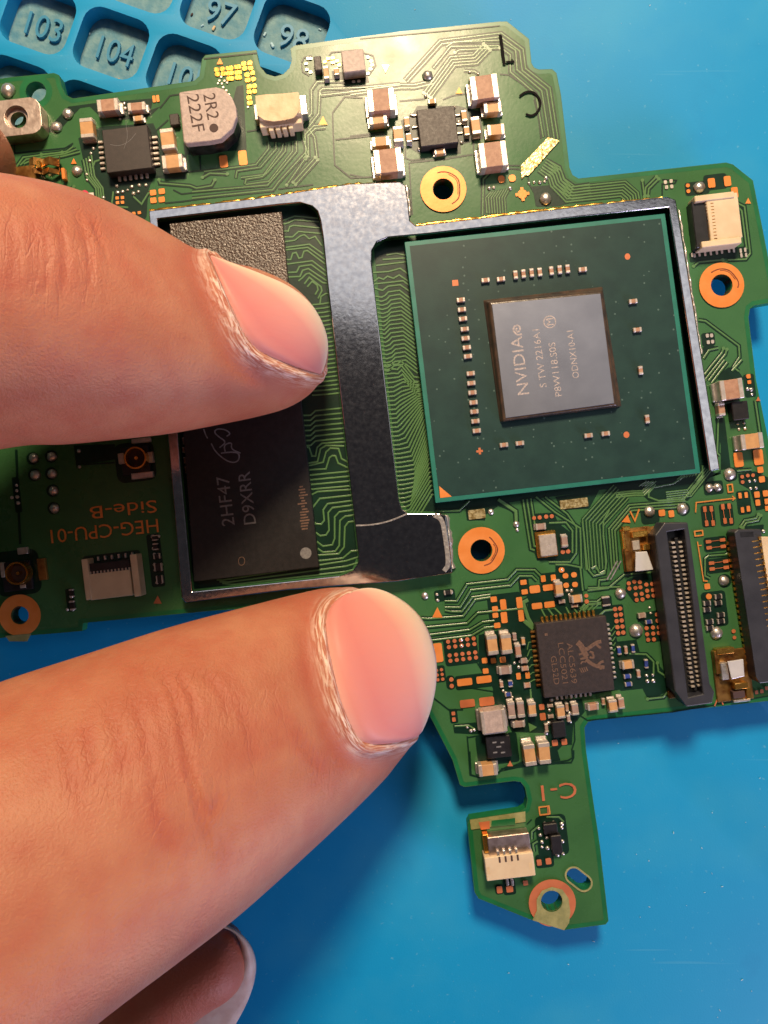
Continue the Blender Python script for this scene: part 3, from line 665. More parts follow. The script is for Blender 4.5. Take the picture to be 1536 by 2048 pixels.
for a in range(4): pad('C', 1150, 1232, 92 if a % 2 == 0 else 62, 20, rot=ROT + math.radians(45 * a), name='copper_star')
pad('D', 1135, 235, 50, 66); pad('D', 1247, 222, 48, 70); pad('D', 1298, 303, 46, 76); dot('D', 968, 253, 14, 'copper'); dot('D', 972, 293, 14, 'copper'); dot('D', 1390, 1595, 14, 'copper_dull')
for x, y in ((1000, 742), (1015, 745), (1050, 738), (1090, 735), (1130, 730), (1172, 724), (1208, 718), (1258, 712), (1292, 710), (1340, 712), (1372, 706), (1345, 745), (1378, 742)): pad('D', x, y, 15, 30, 'tin', 0.3, 'tinned_pad')
for x, y in ((810, 230), (850, 222), (818, 265), (855, 260), (1105, 1310), (1135, 1308), (1112, 1356), (1142, 1352)): pad('D', x, y, 22, 26, 'tin', 0.3, 'tinned_pad')
for x, y, r in ((875, 292, 15), (917, 288, 16), (967, 281, 16), (1010, 278, 16), (1095, 552, 17), (1135, 548, 17), (1275, 888, 15), (1278, 932, 17)): dot('H', x, y, r)
for x, y, wd, ht in ((793, 785, 48, 38), (802, 858, 48, 38), (880, 838, 80, 58), (982, 825, 80, 46), (897, 966, 80, 46), (993, 955, 80, 46), (945, 757, 36, 50), (1022, 750, 38, 48), (565, 915, 48, 42), (638, 955, 46, 80), (762, 940, 45, 84), (645, 1055, 48, 84), (775, 1040, 42, 88),
                     (575, 987, 44, 38), (578, 1038, 44, 38), (592, 1115, 48, 40), (135, 1325, 76, 146), (342, 1550, 116, 54), (490, 1530, 116, 54), (503, 1465, 44, 40), (495, 1385, 42, 42), (635, 1378, 46, 46), (562, 1385, 40, 40), (755, 1505, 34, 50), (825, 1498, 34, 50)): pad('H', x, y, wd, ht, 'copper')
for x, y in ((1085, 690), (1115, 735), (1180, 727), (1120, 808), (1188, 802)): pad('H', x, y, 44, 40, 'copper', 0.4)
for j, yy in enumerate((1240, 1282, 1346, 1386)):
    for i in range(5): dot('H', 215 + 49 * i + 6 * j, yy - 6 * i, 16)
for j in range(3):
    for i in range(2): dot('H', 126 + 38 * i + 5 * j, 1460 + 36 * j - 5 * i, 13)
for x, y in ((240, 1530), (243, 1580)): dot('H', x, y, 17)
for x, y, wd, ht in ((940, 995, 40, 42), (1005, 988, 40, 42), (330, 720, 104, 54), (465, 706, 104, 60), (848, 745, 36, 40), (856, 812, 40, 50), (232, 790, 25, 25), (236, 832, 24, 30)): pad('K', x, y, wd, ht, 'copper_dull')
poly('copper_triangle', 'K', [(755, 855), (815, 885), (765, 918)], 'mask_trace')
for x, y, wd, ht in ((480, 1125, 45, 55), (562, 1120, 55, 50), (690, 1070, 40, 40), (800, 905, 38, 48), (875, 895, 45, 50)): pad('L', x, y, wd, ht, 'copper_dull')
for x, y in ((395, 680), (440, 666), (485, 670), (400, 722), (450, 718), (490, 712), (538, 690), (585, 685), (545, 740), (592, 735), (452, 770), (500, 765), (460, 815), (507, 810), (550, 785), (597, 780), (540, 1045), (592, 1040), (640, 1038), (545, 1095), (595, 1090), (640, 1085), (553, 1140), (600, 1137), (630, 985), (625, 935)): dot('J', x, y, 17)
for j in range(5):
    for i in range(2): dot('J', 283 + 41 * i + 6.5 * j, 890 + 49 * j - 5 * i, 18)
for x, y in ((1015, 75), (1068, 72), (1030, 190), (1083, 188), (1162, 55), (1213, 50), (1180, 170), (1230, 170)): pad('J', x, y, 27, 46, 'copper_dull')
for x, y in ((1045, 340), (1050, 390), (1160, 325), (1165, 378), (1070, 515), (1075, 562), (1185, 500), (1190, 550)): pad('J', x, y, 44, 27, 'copper_dull')
for a, b in (((1015, 75), (1030, 190)), ((1068, 72), (1083, 188)), ((1162, 55), (1180, 170)), ((1213, 50), (1230, 170)), ((1045, 340), (1160, 325)), ((1050, 390), (1165, 378)), ((1070, 515), (1185, 500)), ((1075, 562), (1190, 550))): line('link_track', 'J', [a, b], 1.3, 'copper_dull', thick=0.01)
pad('J', 1035, 705, 46, 46); dot('J', 1048, 787, 24, 'copper'); pad('J', 665, 105, 52, 52); pad('J', 742, 112, 45, 56); dot('J', 1250, 1070, 17); dot('J', 1257, 1122, 15)
for x, y in ((1437, 1568), (1480, 1560), (1520, 1535)): pad('J', x, y, 26, 30, 'copper_dull')
for x, y, wd, ht in ((1290, 815, 75, 120), (1452, 795, 78, 126), (1468, 898, 48, 50), (1480, 975, 48, 50), (1372, 135, 32, 34), (1378, 182, 30, 30), (1302, 1108, 26, 46), (1352, 1103, 26, 46), (1322, 1225, 26, 46), (1370, 1215, 28, 46), (1440, 1100, 44, 50), (1447, 1165, 38, 50), (1510, 1090, 44, 50), (1522, 1155, 40, 46), (1522, 1212, 30, 40)): pad('I', x, y, wd, ht, 'copper')
for x, y in ((1320, 955), (1365, 945), (1408, 942), (1323, 998)): dot('I', x, y, 15)
for x, y in ((1450, 318),): tri('I', x, y, 36, 'copper_dull')
# printed marks
mark = lambda c, pts, wd=2.2, m='gold_leaf', s=0: line('printed_line', c, pts, wd, m, smooth=s)
mat('print_orange', lin(214, 140, 66), 0.5, 0.2)
mark('I', [(940, 1245), (945, 1165), (1255, 1130)], 2.6, 'print_orange'); mark('I', [(1238, 1112), (1262, 1130), (1240, 1148)], 2.2, 'print_orange')
mark('J', [(955, 340), (1005, 660), (1038, 662)], 2.6, 'print_orange'); mark('J', [(960, 372), (990, 370)], 2, 'print_orange')
for c, x, y, wd, ht in (('I', 965, 1415, 76, 50), ('I', 1222, 1048, 50, 72), ('L', 842, 485, 92, 74)):
    s = CR[c][2]; p = W(*cp(c, x, y)); k = 1 / s / S
    flat('printed_box', [rrect(p.x, p.y, wd * k, ht * k, 4 * k, ROT, 1), rrect(p.x, p.y, (wd - 22) * k, (ht - 22) * k, 2 * k, ROT, 1)], 'print_orange')
mark('L', [(868, 450), (872, 520)], 2, 'copper_dull')
poly('printed_arrow', 'J', [(335, 180), (385, 120), (410, 185)], 'copper'); mark('J', [(405, 90), (445, 170), (480, 75)], 3.6, 'print_orange'); mark('J', [(1095, 1680), (1130, 1590), (1165, 1670)], 2.6, 'copper_dull')
text_obj('printed_text', 'C-1', 'L', 962, 335, 285 / 4.042, 128 / 4.042, 186, ZL[0] + 0.002, 'copper_dull', board)
text_obj('printed_text', 'HEG-CPU-01', 'E', 765, 885, 790 / 3.657, 100 / 3.657, 186, ZL[0] + 0.002, 'copper', board)
text_obj('printed_text', 'Side-B', 'E', 902, 728, 490 / 3.657, 92 / 3.657, 186, ZL[0] + 0.002, 'copper', board)
# mounting rings with their bores and screw scuffs
def ring(c, x, y, R, key, material='copper', scuff=(20, 120, 0.72)):
    px, py = cp(c, x, y); s = CR[c][2]; p = W(px, py); bx, by, br = bores[key]
    o = flat('mounting_ring', [circle(p.x, p.y, R / s / S, 40), wc(bx, by, br + 1.2, 32)], material, 0.035)
    b = W(bx, by); mb = MB(); i0 = circle(b.x, b.y, br / S, 24)
    for lo, hi in ((0, 1),):
        mb.add([(q[0], q[1], 0.03) for q in i0] + [(q[0], q[1], -BT) for q in i0], [(i, (i + 1) % 24, 24 + (i + 1) % 24, 24 + i) for i in range(24)])
    bm = obj_from('plated_bore', mb.v, mb.f, 'copper_scratch' if key != 'l' else 'fibreglass', o)
    if scuff:
        a0, a1, k = scuff; P = []
        for i in range(14):
            a = math.radians(a0 + (a1 - a0) * i / 13); P.append((px + R / s * k * (1 + 0.05 * math.sin(i)) * math.cos(a), py - R / s * k * math.sin(a)))
        line('screw_scuff', 'P', P, 2.6, 'copper_scratch', ZL[0] + 0.038, 0.004, o)
        P2 = [(p_[0] * .9 + px * .1, p_[1] * .9 + py * .1) for p_ in P[3:11]]
        line('screw_scuff', 'P', P2, 1.6, 'copper_scratch', ZL[0] + 0.0395, 0.004, o)
    return o
ring('C', 622, 1200, 153, 'c', scuff=(-60, 110, 0.75)); ring('D', 1205, 955, 158, 'd', scuff=(-10, 130, 0.72)); ring('H', 470, 540, 179, 'h', scuff=(-80, 60, 0.66)); ring('E', 150, 1500, 152, 'e', scuff=None)
ring('L', 905, 1230, 190, 'l', 'copper_dull', scuff=None)
p = W(*cp('L', 900, 1235)); bx, by, br = bores['l']
flat('worn_fibreglass', [[tuple(W(*cp('L', *q))[:2]) for q in [(745, 1368), (780, 1290), (778, 1200), (820, 1130), (900, 1100), (985, 1120), (1035, 1190), (1050, 1300), (1040, 1390), (1000, 1448)]], wc(bx, by, br + 0.6, 28)], 'fibreglass', 0.02, ZL[0] + 0.04)
flat('slot_rim', [[tuple(W(*q)[:2]) for q in capsule(cp('L', 1078, 1008), cp('L', 1160, 1072), 18)], [tuple(W(*q)[:2]) for q in capsule(cp('L', 1078, 1008), cp('L', 1160, 1072), 14.4)]], 'fibreglass', 0.01)
poly('bare_edge_strip', 'L', [(240, 560), (688, 492), (690, 575), (250, 640)], 'fibreglass', 0.012); poly('edge_mark', 'L', [(415, 565), (605, 545), (605, 600), (412, 615)], 'mask_rim', 0.012, ZL[0] + 0.03); poly('edge_mark', 'L', [(310, 580), (400, 568), (400, 630), (330, 640)], 'copper_dull', 0.012, ZL[0] + 0.03)
poly('edge_tab', 'E', [(45, 1650), (235, 1632), (205, 1690), (75, 1690)], 'fibreglass', 0.01, ZL[0] + 0.04)

# ---- small parts
def block(name, c, x, y, wd, ht, z1, material, z0=0.02, b=0.05, parent=board, rot=ROT, label=None):
    """box whose TOP face is centred on the crop point"""
    s = CR[c][2]; k = (D - z1) / D / s / S; p = W(*cp(c, x, y), z1)
    vs, fs = bevel_box(wd * k, ht * k, z1 - z0, min(b, wd * k * 0.3, ht * k * 0.3, (z1 - z0) * 0.3))
    return obj_from(name, vs, fs, material, parent, (p.x, p.y, z0), rot, label=label)
def capac(c, x, y, wd, ht, axis='u', z=0.7, body='ceramic_tan', parent=board, name='capacitor', tfrac=0.22, rot=ROT):
    s = CR[c][2]; k = (D - z) / D / s / S; p = W(*cp(c, x, y), z); w_, h_ = wd * k, ht * k
    e = 0.02; rot = rot + math.radians(random.uniform(-1.6, 1.6))
    ll = w_ if axis == 'u' else h_
    if axis == 'u': vs, fs = bevel_box(w_ - 0.06, h_ - 2 * e, z - 0.06, 0.03)
    else: vs, fs = bevel_box(w_ - 2 * e, h_ - 0.06, z - 0.06, 0.03)
    o = obj_from(name, vs, fs, body, parent, (p.x, p.y, 0.04), rot)
    t = ll * tfrac
    for sg in (-1, 1):
        d = sg * (ll / 2 - t / 2)
        if axis == 'u': vs, fs = bevel_box(t, h_, z - 0.02, min(0.05, t * 0.3)); dx, dy = d, 0
        else: vs, fs = bevel_box(w_, t, z - 0.02, min(0.05, t * 0.3)); dx, dy = 0, d
        ox = p.x + dx * math.cos(rot) - dy * math.sin(rot); oy = p.y + dx * math.sin(rot) + dy * math.cos(rot)
        obj_from('terminal', vs, fs, 'tin', o, (ox, oy, 0.02), rot)
        # solder fillet at the foot of the terminal
        f = 0.16 * z
        if axis == 'u': fx, fy = sg * (ll / 2 + f * 0.3), 0; vs, fs = bevel_box(f * 1.6, h_ * 0.95, z * 0.3, f * 0.3)
        else: fx, fy = 0, sg * (ll / 2 + f * 0.3); vs, fs = bevel_box(w_ * 0.95, f * 1.6, z * 0.3, f * 0.3)
        ox = p.x + fx * math.cos(rot) - fy * math.sin(rot); oy = p.y + fx * math.sin(rot) + fy * math.cos(rot)
        if z > 0.4: obj_from('solder_fillet', vs, fs, 'solder', o, (ox, oy, 0.018), rot)
    return o
def ball(c, x, y, r, h=None, material='solder', name='solder_ball', parent=board):
    s = CR[c][2]; rr = r / s / S; h = h or rr * 0.8; p = W(*cp(c, x, y), h * 0.6)
    vs, fs = dome(rr, h, int(x + y), 12, 5, 0.1)
    return obj_from(name, vs, fs, material, parent, (p.x, p.y, 0.02), random.uniform(0, 6), smooth=True)
T, B_, G_ = 'ceramic_tan', 'ceramic_brown', 'ceramic_grey'
for a in (('A', 645, 628, 130, 76, 'u', 1.0, B_), ('A', 818, 637, 108, 52, 'u', .7, B_), ('A', 828, 708, 62, 35, 'u', .5, T), ('A', 518, 765, 80, 120, 'v', .8, T), ('A', 1003, 830, 82, 125, 'v', .9, T), ('A', 1033, 967, 125, 82, 'u', .9, T),
          ('C', 208, 598, 182, 150, 'u', 1.3, B_), ('C', 187, 718, 120, 84, 'u', .9, T), ('C', 205, 876, 120, 64, 'u', .8, T), ('C', 255, 1005, 188, 162, 'u', 1.3, B_), ('C', 322, 826, 66, 106, 'v', .8, T), ('C', 380, 745, 38, 70, 'v', .5, T), ('C', 393, 850, 38, 62, 'v', .5, T),
          ('C', 898, 512, 186, 160, 'u', 1.3, B_), ('C', 953, 646, 120, 74, 'u', .9, T), ('C', 975, 797, 116, 74, 'u', .9, T), ('C', 957, 962, 186, 168, 'u', 1.3, B_), ('C', 840, 768, 60, 118, 'v', .7, T), ('C', 763, 703, 38, 74, 'v', .5, T), ('C', 780, 805, 38, 64, 'v', .5, T), ('C', 600, 942, 74, 40, 'u', .5, T), ('C', 548, 608, 54, 34, 'u', .4, T),
          ('B', 1048, 392, 40, 54, 'v', .5, T), ('B', 968, 400, 42, 100, 'v', .5, T),
          ('H', 928, 358, 80, 50, 'u', .5, G_), ('H', 1112, 468, 50, 90, 'v', .5, G_), ('H', 1070, 838, 58, 108, 'v', .9, T), ('H', 1207, 915, 84, 58, 'u', .6, T), ('H', 1190, 968, 52, 26, 'u', .3, B_), ('H', 1092, 935, 50, 30, 'u', .3, G_),
          ('H', 557, 1268, 80, 150, 'v', 1.2, T), ('H', 665, 1260, 80, 150, 'v', 1.2, T), ('H', 755, 1312, 45, 100, 'v', .6, B_), ('H', 728, 1205, 32, 60, 'v', .4, G_), ('H', 795, 1240, 30, 60, 'v', .4, T), ('H', 655, 1465, 96, 60, 'u', .7, G_), ('H', 800, 1390, 50, 40, 'u', .4, G_), ('H', 808, 1450, 56, 36, 'u', .4, B_), ('H', 825, 1578, 52, 40, 'u', .3, B_),
          ('K', 640, 770, 50, 120, 'v', .7, G_), ('K', 705, 764, 50, 116, 'v', .7, G_), ('K', 785, 765, 54, 100, 'v', .8, T), ('K', 985, 782, 56, 94, 'v', .8, T), ('K', 1085, 765, 48, 82, 'v', .7, G_), ('K', 1028, 750, 24, 60, 'v', .4, B_), ('K', 1210, 748, 78, 48, 'u', .6, B_), ('K', 1283, 712, 24, 50, 'v', .4, B_), ('K', 1350, 742, 60, 88, 'v', .8, T), ('K', 1408, 722, 42, 78, 'v', .8, B_),
          ('K', 690, 870, 86, 46, 'u', .5, G_), ('K', 768, 1085, 80, 150, 'v', 1.3, T), ('K', 870, 1072, 80, 150, 'v', 1.3, T), ('K', 475, 1190, 132, 82, 'u', 1.0, T), ('K', 570, 590, 26, 46, 'v', .3, B_), ('K', 632, 585, 30, 48, 'v', .3, 'resistor_blue'), ('K', 618, 662, 48, 28, 'u', .3, 'resistor_blue'), ('K', 910, 740, 40, 24, 'u', .3, G_), ('K', 915, 815, 40, 26, 'u', .3, G_), ('K', 1040, 830, 26, 46, 'v', .4, G_), ('K', 885, 895, 26, 60, 'v', .4, G_),
          ('K', 1393, 355, 28, 60, 'v', .3, 'resistor_blue'), ('K', 1440, 350, 24, 56, 'v', .3, B_), ('K', 1490, 340, 26, 60, 'v', .3, 'resistor_blue'), ('K', 1455, 455, 86, 56, 'u', .6, T), ('K', 1450, 535, 52, 30, 'u', .3, 'resistor_blue'), ('K', 1458, 590, 52, 30, 'u', .3, 'resistor_blue'), ('K', 1528, 515, 26, 56, 'v', .3, B_),
          ('I', 1242, 238, 190, 164, 'u', 1.3, B_), ('I', 1160, 400, 56, 106, 'v', .7, B_), ('I', 1408, 662, 184, 126, 'u', 1.1, T), ('J', 545, 1340, 32, 76, 'v', .3, 'resistor_blue'), ('J', 510, 945, 62, 44, 'u', .4, G_), ('J', 565, 998, 56, 34, 'u', .3, 'resistor_blue'), ('J', 215, 828, 66, 80, 'v', .35, 'epoxy_black'),
          ('H', 215, 865, 62, 36, 'u', .3, 'epoxy_black'), ('F', 142, 355, 40, 42, 'v', .3, B_), ('F', 150, 428, 40, 46, 'v', .3, B_), ('F', 138, 290, 32, 50, 'v', .3, G_), ('F', 156, 498, 30, 50, 'v', .3, G_), ('F', 188, 870, 28, 44, 'v', .3, G_), ('F', 200, 935, 28, 40, 'v', .3, G_),
          ('E', 1130, 935, 44, 40, 'v', .3, 'epoxy_black'), ('E', 1135, 1000, 40, 50, 'v', .3, 'epoxy_black'), ('E', 1145, 1070, 50, 40, 'u', .3, 'epoxy_black'), ('E', 1155, 1150, 60, 60, 'u', .3, 'epoxy_black'), ('E', 1165, 1240, 50, 60, 'u', .3, 'epoxy_black'), ('E', 520, 1340, 34, 60, 'v', .3, 'epoxy_black'), ('E', 525, 1430, 40, 70, 'v', .3, 'epoxy_black')):
    capac(*a)
for j in range(2):
    for i in range(2):
        for k in range(2): capac('J', 1042 + 92 * i + 22 * j, 845 - 55 * i + 150 * j + (0 if k == 0 else 52) , 60, 40, 'u', .3, 'epoxy_black', name='resistor')
rnd = random.Random(11)
for c, pts in (('A', ((505, 850), (560, 890), (545, 920), (538, 965), (520, 1045), (522, 1080), (700, 1115), (705, 1155), (735, 1150), (765, 1140), (790, 1120), (800, 1160), (830, 1150), (835, 1110), (620, 1185), (622, 1215), (745, 620), (750, 650), (890, 660), (720, 715), (875, 1110), (860, 1340), (850, 1370))),
               ('K', ((660, 440), (690, 470), (700, 430), (745, 430), (720, 280), (660, 245), (665, 300), (690, 330), (330, 890), (355, 915), (378, 908), (905, 770), (920, 700), (1045, 790), (1050, 850), (900, 860), (925, 890), (880, 930), (1020, 720), (975, 730), (1240, 720), (600, 650), (645, 680), (770, 700), (560, 560))),
               ('J', ((570, 880), (578, 925), (545, 1435), (595, 1430), (552, 1480), (600, 1478), (480, 1400), (480, 1440), (1500, 255), (590, 240), (640, 250), (650, 290), (580, 290))),
               ('I', ((1385, 990), (1430, 985), (1395, 1050), (1440, 1045), (1400, 240), (1405, 280), (1370, 235), (1300, 565), (1350, 560), (1290, 520), (1340, 512))),
               ('H', ((130, 880), (135, 925), (190, 865), (240, 862), (318, 1228), (320, 1275), (1130, 850), (1165, 850), (1145, 880), (1090, 690), (640, 1620), (680, 1640), (625, 1560), (700, 1560))),
               ('L', ((800, 635), (850, 600), (985, 600), (920, 590), (812, 690), (865, 710), (825, 745), (825, 785), (870, 795), (990, 740), (950, 850), (995, 840), (545, 1075), (585, 1072), (985, 630))),
               ('E', ((1115, 925), (1160, 925), (1120, 1015), (1128, 1055), (1158, 1058), (1130, 1130), (1178, 1132), (1135, 1170), (1148, 1262), (1182, 1260), (520, 1365), (530, 1458), (490, 1460), (120, 550), (122, 590), (125, 635), (130, 680), (85, 640), (575, 300), (580, 415))),
               ('C', ((505, 575), (535, 625), (570, 630), (695, 650), (725, 745), (745, 885), (460, 930), (410, 700), (425, 780), (405, 900), (930, 1190), (960, 1185), (1070, 1190), (1195, 1155), (1230, 1150), (1268, 1150), (1300, 1145), (1310, 1120), (350, 910), (855, 425), (800, 415)))):
    for x, y in pts:
        rr = rnd.uniform(11, 17) * CR[c][2] / 3.84
        ball(c, x, y, rr, material=rnd.choice(['solder', 'solder', 'tin', 'solder']), name='solder_joint')
for a in (('A', 402, 678, 33), ('A', 335, 757, 33), ('A', 458, 1022, 32), ('A', 728, 1290, 22), ('C', 518, 432, 36), ('C', 1308, 1255, 42), ('D', 1057, 257, 40), ('E', 240, 352, 36), ('E', 373, 340, 36), ('E', 252, 475, 38), ('E', 375, 465, 36), ('E', 386, 590, 36), ('E', 394, 720, 36),
          ('H', 740, 340, 26), ('H', 748, 383, 15), ('H', 545, 245, 24), ('J', 572, 95, 46), ('J', 845, 72, 48), ('J', 335, 765, 46), ('J', 465, 1072, 56), ('J', 1122, 1088, 52), ('J', 1180, 662, 44), ('I', 1230, 932, 50), ('I', 1060, 1045, 36), ('I', 1128, 1040, 36), ('H', 38, 890, 28), ('A', 40, 535, 44)): ball(*a)
for x, y, wd, ht in ((435, 262, 130, 72), (1180, 180, 215, 68)): pad('H', x, y, wd, ht, 'gold_leaf', 0.08, 'tinned_bar')
for x0, x1 in ((470, 0), (456, 0)): line('solder_whisker', 'H', [(1430 + (470 - x0) * 2, 765), (1510 + (470 - x0) * 2, 620)], 2.4, 'solder', 0.1, 0.1)

# ---- chips
def chip(name, c, x, y, wd, ht, z, material, label=None, b=0.06, rot=ROT):
    return block(name, c, x, y, wd, ht, z, material, b=b, rot=rot, label=label)
ic = chip('power_chip', 'A', 762, 893, 276, 262, 1.0, 'epoxy', 'small dark square chip beside the round-cornered inductor')
for i in range(6):
    block('pin', 'A', 926 + 3 * i, 822 + 32 * i, 34, 17, 0.25, 'tin', parent=ic); block('pin', 'A', 714 + 33 * i, 1066 - 4 * i, 17, 40, 0.25, 'tin', parent=ic); block('pin', 'A', 600 + 3 * i, 850 + 32 * i, 30, 16, 0.25, 'tin', parent=ic)
line('chip_scratch', 'A', [(690, 905), (740, 915), (800, 890), (840, 840)], 0.7, 'laser_dim', 1.0, 0.004, ic, 2); line('chip_scratch', 'A', [(780, 770), (795, 860), (770, 930)], 0.6, 'laser_dim', 1.0, 0.004, ic, 2)
ic = chip('regulator_chip', 'C', 585, 776, 256, 248, 0.9, 'epoxy', 'dark square chip between the brown capacitors')
for i in range(3):
    block('pin', 'C', 432 + 4 * i, 700 + 80 * i, 44, 14, 0.15, 'tin', parent=ic); block('pin', 'C', 715 + 8 * i, 700 + 60 * i, 44, 14, 0.15, 'tin', parent=ic)
chip('sensor_chip', 'B', 1178, 312, 172, 168, 1.0, 'inductor', 'small brown rough topped chip'); chip('transistor', 'B', 905, 330, 58, 112, 0.7, 'epoxy'); chip('transistor', 'A', 1045, 715, 56, 70, 0.5, 'epoxy')
chip('driver_chip', 'K', 550, 1028, 172, 150, 0.7, 'epoxy_black', 'small black chip by the tan capacitors')
for x, y, s_ in ((520, 995, 28), (575, 995, 26), (550, 1025, 34), (525, 1065, 30), (580, 1065, 30)): pad_ = block('chip_mark', 'K', x, y, s_, 10, 0.712, 'laser_dim', 0.7, 0.002)
chip('transistor', 'K', 972, 905, 92, 112, 0.7, 'epoxy_black'); chip('transistor', 'I', 1312, 412, 132, 150, 0.8, 'epoxy_black'); chip('transistor', 'L', 945, 768, 84, 152, 0.7, 'epoxy_black'); chip('resistor_network', 'L', 895, 640, 112, 84, 0.5, 'epoxy_black')
chip('filter', 'K', 515, 855, 172, 165, 1.3, 'tin', 'grey metal topped power inductor', 0.12)
capac('K', 515, 850, 176, 160, 'u', 1.36, 'inductor', name='inductor', tfrac=0.16)
# audio codec
codec = chip('audio_chip', 'K', 1083, 398, 496, 522, 0.95, 'epoxy', 'dark square audio chip with crab emblem and gold pins')
for i in range(12):
    block('pin', 'R', 385 + 65 * i, 490 - 8.2 * i, 36, 92, 0.32, 'gold', parent=codec); block('pin', 'R', 262 + 7.4 * i, 655 + 68 * i, 88, 32, 0.3, 'gold_dark', parent=codec)
    block('pin', 'R', 1300 + 9 * i, 552 + 67 * i, 46, 32, 0.3, 'solder', parent=codec)
for i in range(8): block('pin', 'R', 590 + 66 * i, 1580 - 8 * i, 34, 60, 0.25, 'tin', parent=codec)
text_obj('marking', 'ALC5639', 'R', 795, 1090, 570 / 6.98, 80 / 6.98, -83, 0.955, 'laser_brown', codec, 0.006)
text_obj('marking', 'LCC5021', 'R', 670, 1090, 570 / 6.98, 80 / 6.98, -83, 0.955, 'laser_brown', codec, 0.006)
text_obj('marking', 'GL52D', 'R', 560, 1190, 400 / 6.98, 80 / 6.98, -83, 0.955, 'laser_brown', codec, 0.006)
def crab():
    mb = MB(); zc_ = [0.955]
    def ln(pts, wd):
        zc_[0] += 0.0006; strip(mb, [to_px_h(q, 0.955) for q in smooth_line(cps('R', pts), 2)], wd, zc_[0], zc_[0] + 0.006, 0.9)
    def to_px_h(q, h): return (768 + (q[0] - 768) * (D - h) / D, 1024 + (q[1] - 1024) * (D - h) / D)
    ln([(870, 800), (920, 840), (960, 930), (1000, 1000)], 11); ln([(960, 930), (1060, 860), (1140, 800), (1205, 790)], 7); ln([(1140, 800), (1150, 850), (1200, 880)], 5)
    ln([(900, 900), (1000, 880)], 4); ln([(890, 970), (1010, 950)], 4); ln([(910, 1035), (1020, 1010)], 4); ln([(1040, 930), (1100, 950)], 4); ln([(1040, 1010), (1110, 1020), (1080, 950)], 4)
    ln([(990, 1040), (1080, 1110), (1160, 1140), (1250, 1150)], 7); ln([(1150, 1130), (1190, 1080), (1240, 1065)], 5); ln([(1190, 1145), (1200, 1180)], 5)
    for k in range(4): ln([(900 + 30 * k, 1160 - 6 * k), (940 + 25 * k, 1230 - 10 * k)], 2.2)
    ln([(920, 1105), (930, 1070), (990, 1075)], 3)
    obj_from('emblem', mb.v, mb.f, 'laser_brown', codec)
crab()
block('pin_one_mark', 'R', 435, 690, 40, 36, 0.956, 'laser_brown', 0.95, 0.001, codec)
# inductor
px0 = [(1072, 555), (1110, 545), (1290, 520), (1345, 535), (1390, 580), (1415, 640), (1420, 700), (1395, 770), (1330, 830), (1240, 850), (1115, 862), (1100, 850)]
mb = MB(); prism(mb, [tuple(W(*cp('A', *q), 2.0)[:2]) for q in px0], [], 1.35, 2.0)
ind = obj_from('power_inductor', mb.v, mb.f, 'inductor', board, label='pinkish grey moulded inductor stamped 2R2 222F'); bev(ind, 0.1, 2)
k0 = Vector(W(*cp('A', 1245, 690), 2.0))
mb = MB(); prism(mb, [tuple((Vector((*W(*cp('A', *q), 2.0)[:2], 0)) * 0.985 + Vector((k0.x, k0.y, 0)) * 0.015)[:2]) for q in px0], [], 0.02, 1.36)
obj_from('base', mb.v, mb.f, 'dark_metal', ind)
text_obj('marking', '2R2', 'A', 1268, 638, 155 / 3, 72 / 3, -80, 2.0, 'ink_dark', ind, 0.006); text_obj('marking', '222F', 'A', 1175, 678, 225 / 3, 72 / 3, -80, 2.0, 'ink_dark', ind, 0.006)
p = W(*cp('A', 1283, 768), 2.0); flat('marking_dot', [circle(p.x, p.y, 0.36, 18)], 'ink_dark', 0.006, 2.0, ind)
# crystal
cr = block('crystal', 'H', 985, 500, 130, 165, 0.6, 'tin', label='small grey metal crystal can with gold corners'); block('base', 'H', 972, 492, 160, 200, 0.25, 'gold', parent=cr)
line('scratch', 'H', [(962, 512), (1000, 488)], 1.5, 'laser_mark', 0.6, 0.004, cr)
# nut, clip, sticker, hatched foil, pen marks
p = W(*cp('A', 92, 703), 1.3); mb = MB()
prism(mb, rrect(p.x, p.y, 4.2, 3.0, 0.9, ROT), [circle(p.x + 0.05, p.y, 0.95, 24)], 0.02, 1.3); nut = obj_from('standoff_nut', mb.v, mb.f, 'nut', board, label='rounded metal standoff nut'); bev(nut, 0.12, 2)
mb = MB(); n = 24
for r0, r1, z0_, z1_ in ((0.95, 0.95, 0.1, 1.25),): prism(mb, circle(p.x + .05, p.y, 0.95, n), [circle(p.x + .05, p.y, 0.66, n)], 0.2, 0.9)
obj_from('thread', mb.v, mb.f, 'nut', nut)
cl = block('antenna_clip', 'A', 135, 1050, 150, 110, 0.9, 'gold_dark', label='bent copper coloured spring contact'); 
mb = MB(); prof = [(0, 0.7), (0.6, 0.95), (1.4, 0.55), (2.2, 0.9), (3.0, 0.35), (3.3, 0.9)]
p0 = W(*cp('A', 200, 1000)); 
for yo, wd_ in ((0.0, 0.9), (0.9, 0.55)):
    vs = []
    for x_, z_ in prof:
        for s_ in (0, 1):
            for dz in (0, -0.12): vs.append((p0.x + x_ * 0.78, p0.y - yo - s_ * wd_ * 0.7 + 0.3 + x_ * 0.05, z_ + dz))
    fs = []
    for i in range(len(prof) - 1):
        a = 4 * i; fs += [(a, a + 4, a + 6, a + 2), (a + 1, a + 3, a + 7, a + 5), (a, a + 1, a + 5, a + 4), (a + 2, a + 6, a + 7, a + 3)]
    fs += [(0, 2, 3, 1), (4 * len(prof) - 4, 4 * len(prof) - 3, 4 * len(prof) - 1, 4 * len(prof) - 2)]
    mb.add(vs, fs)
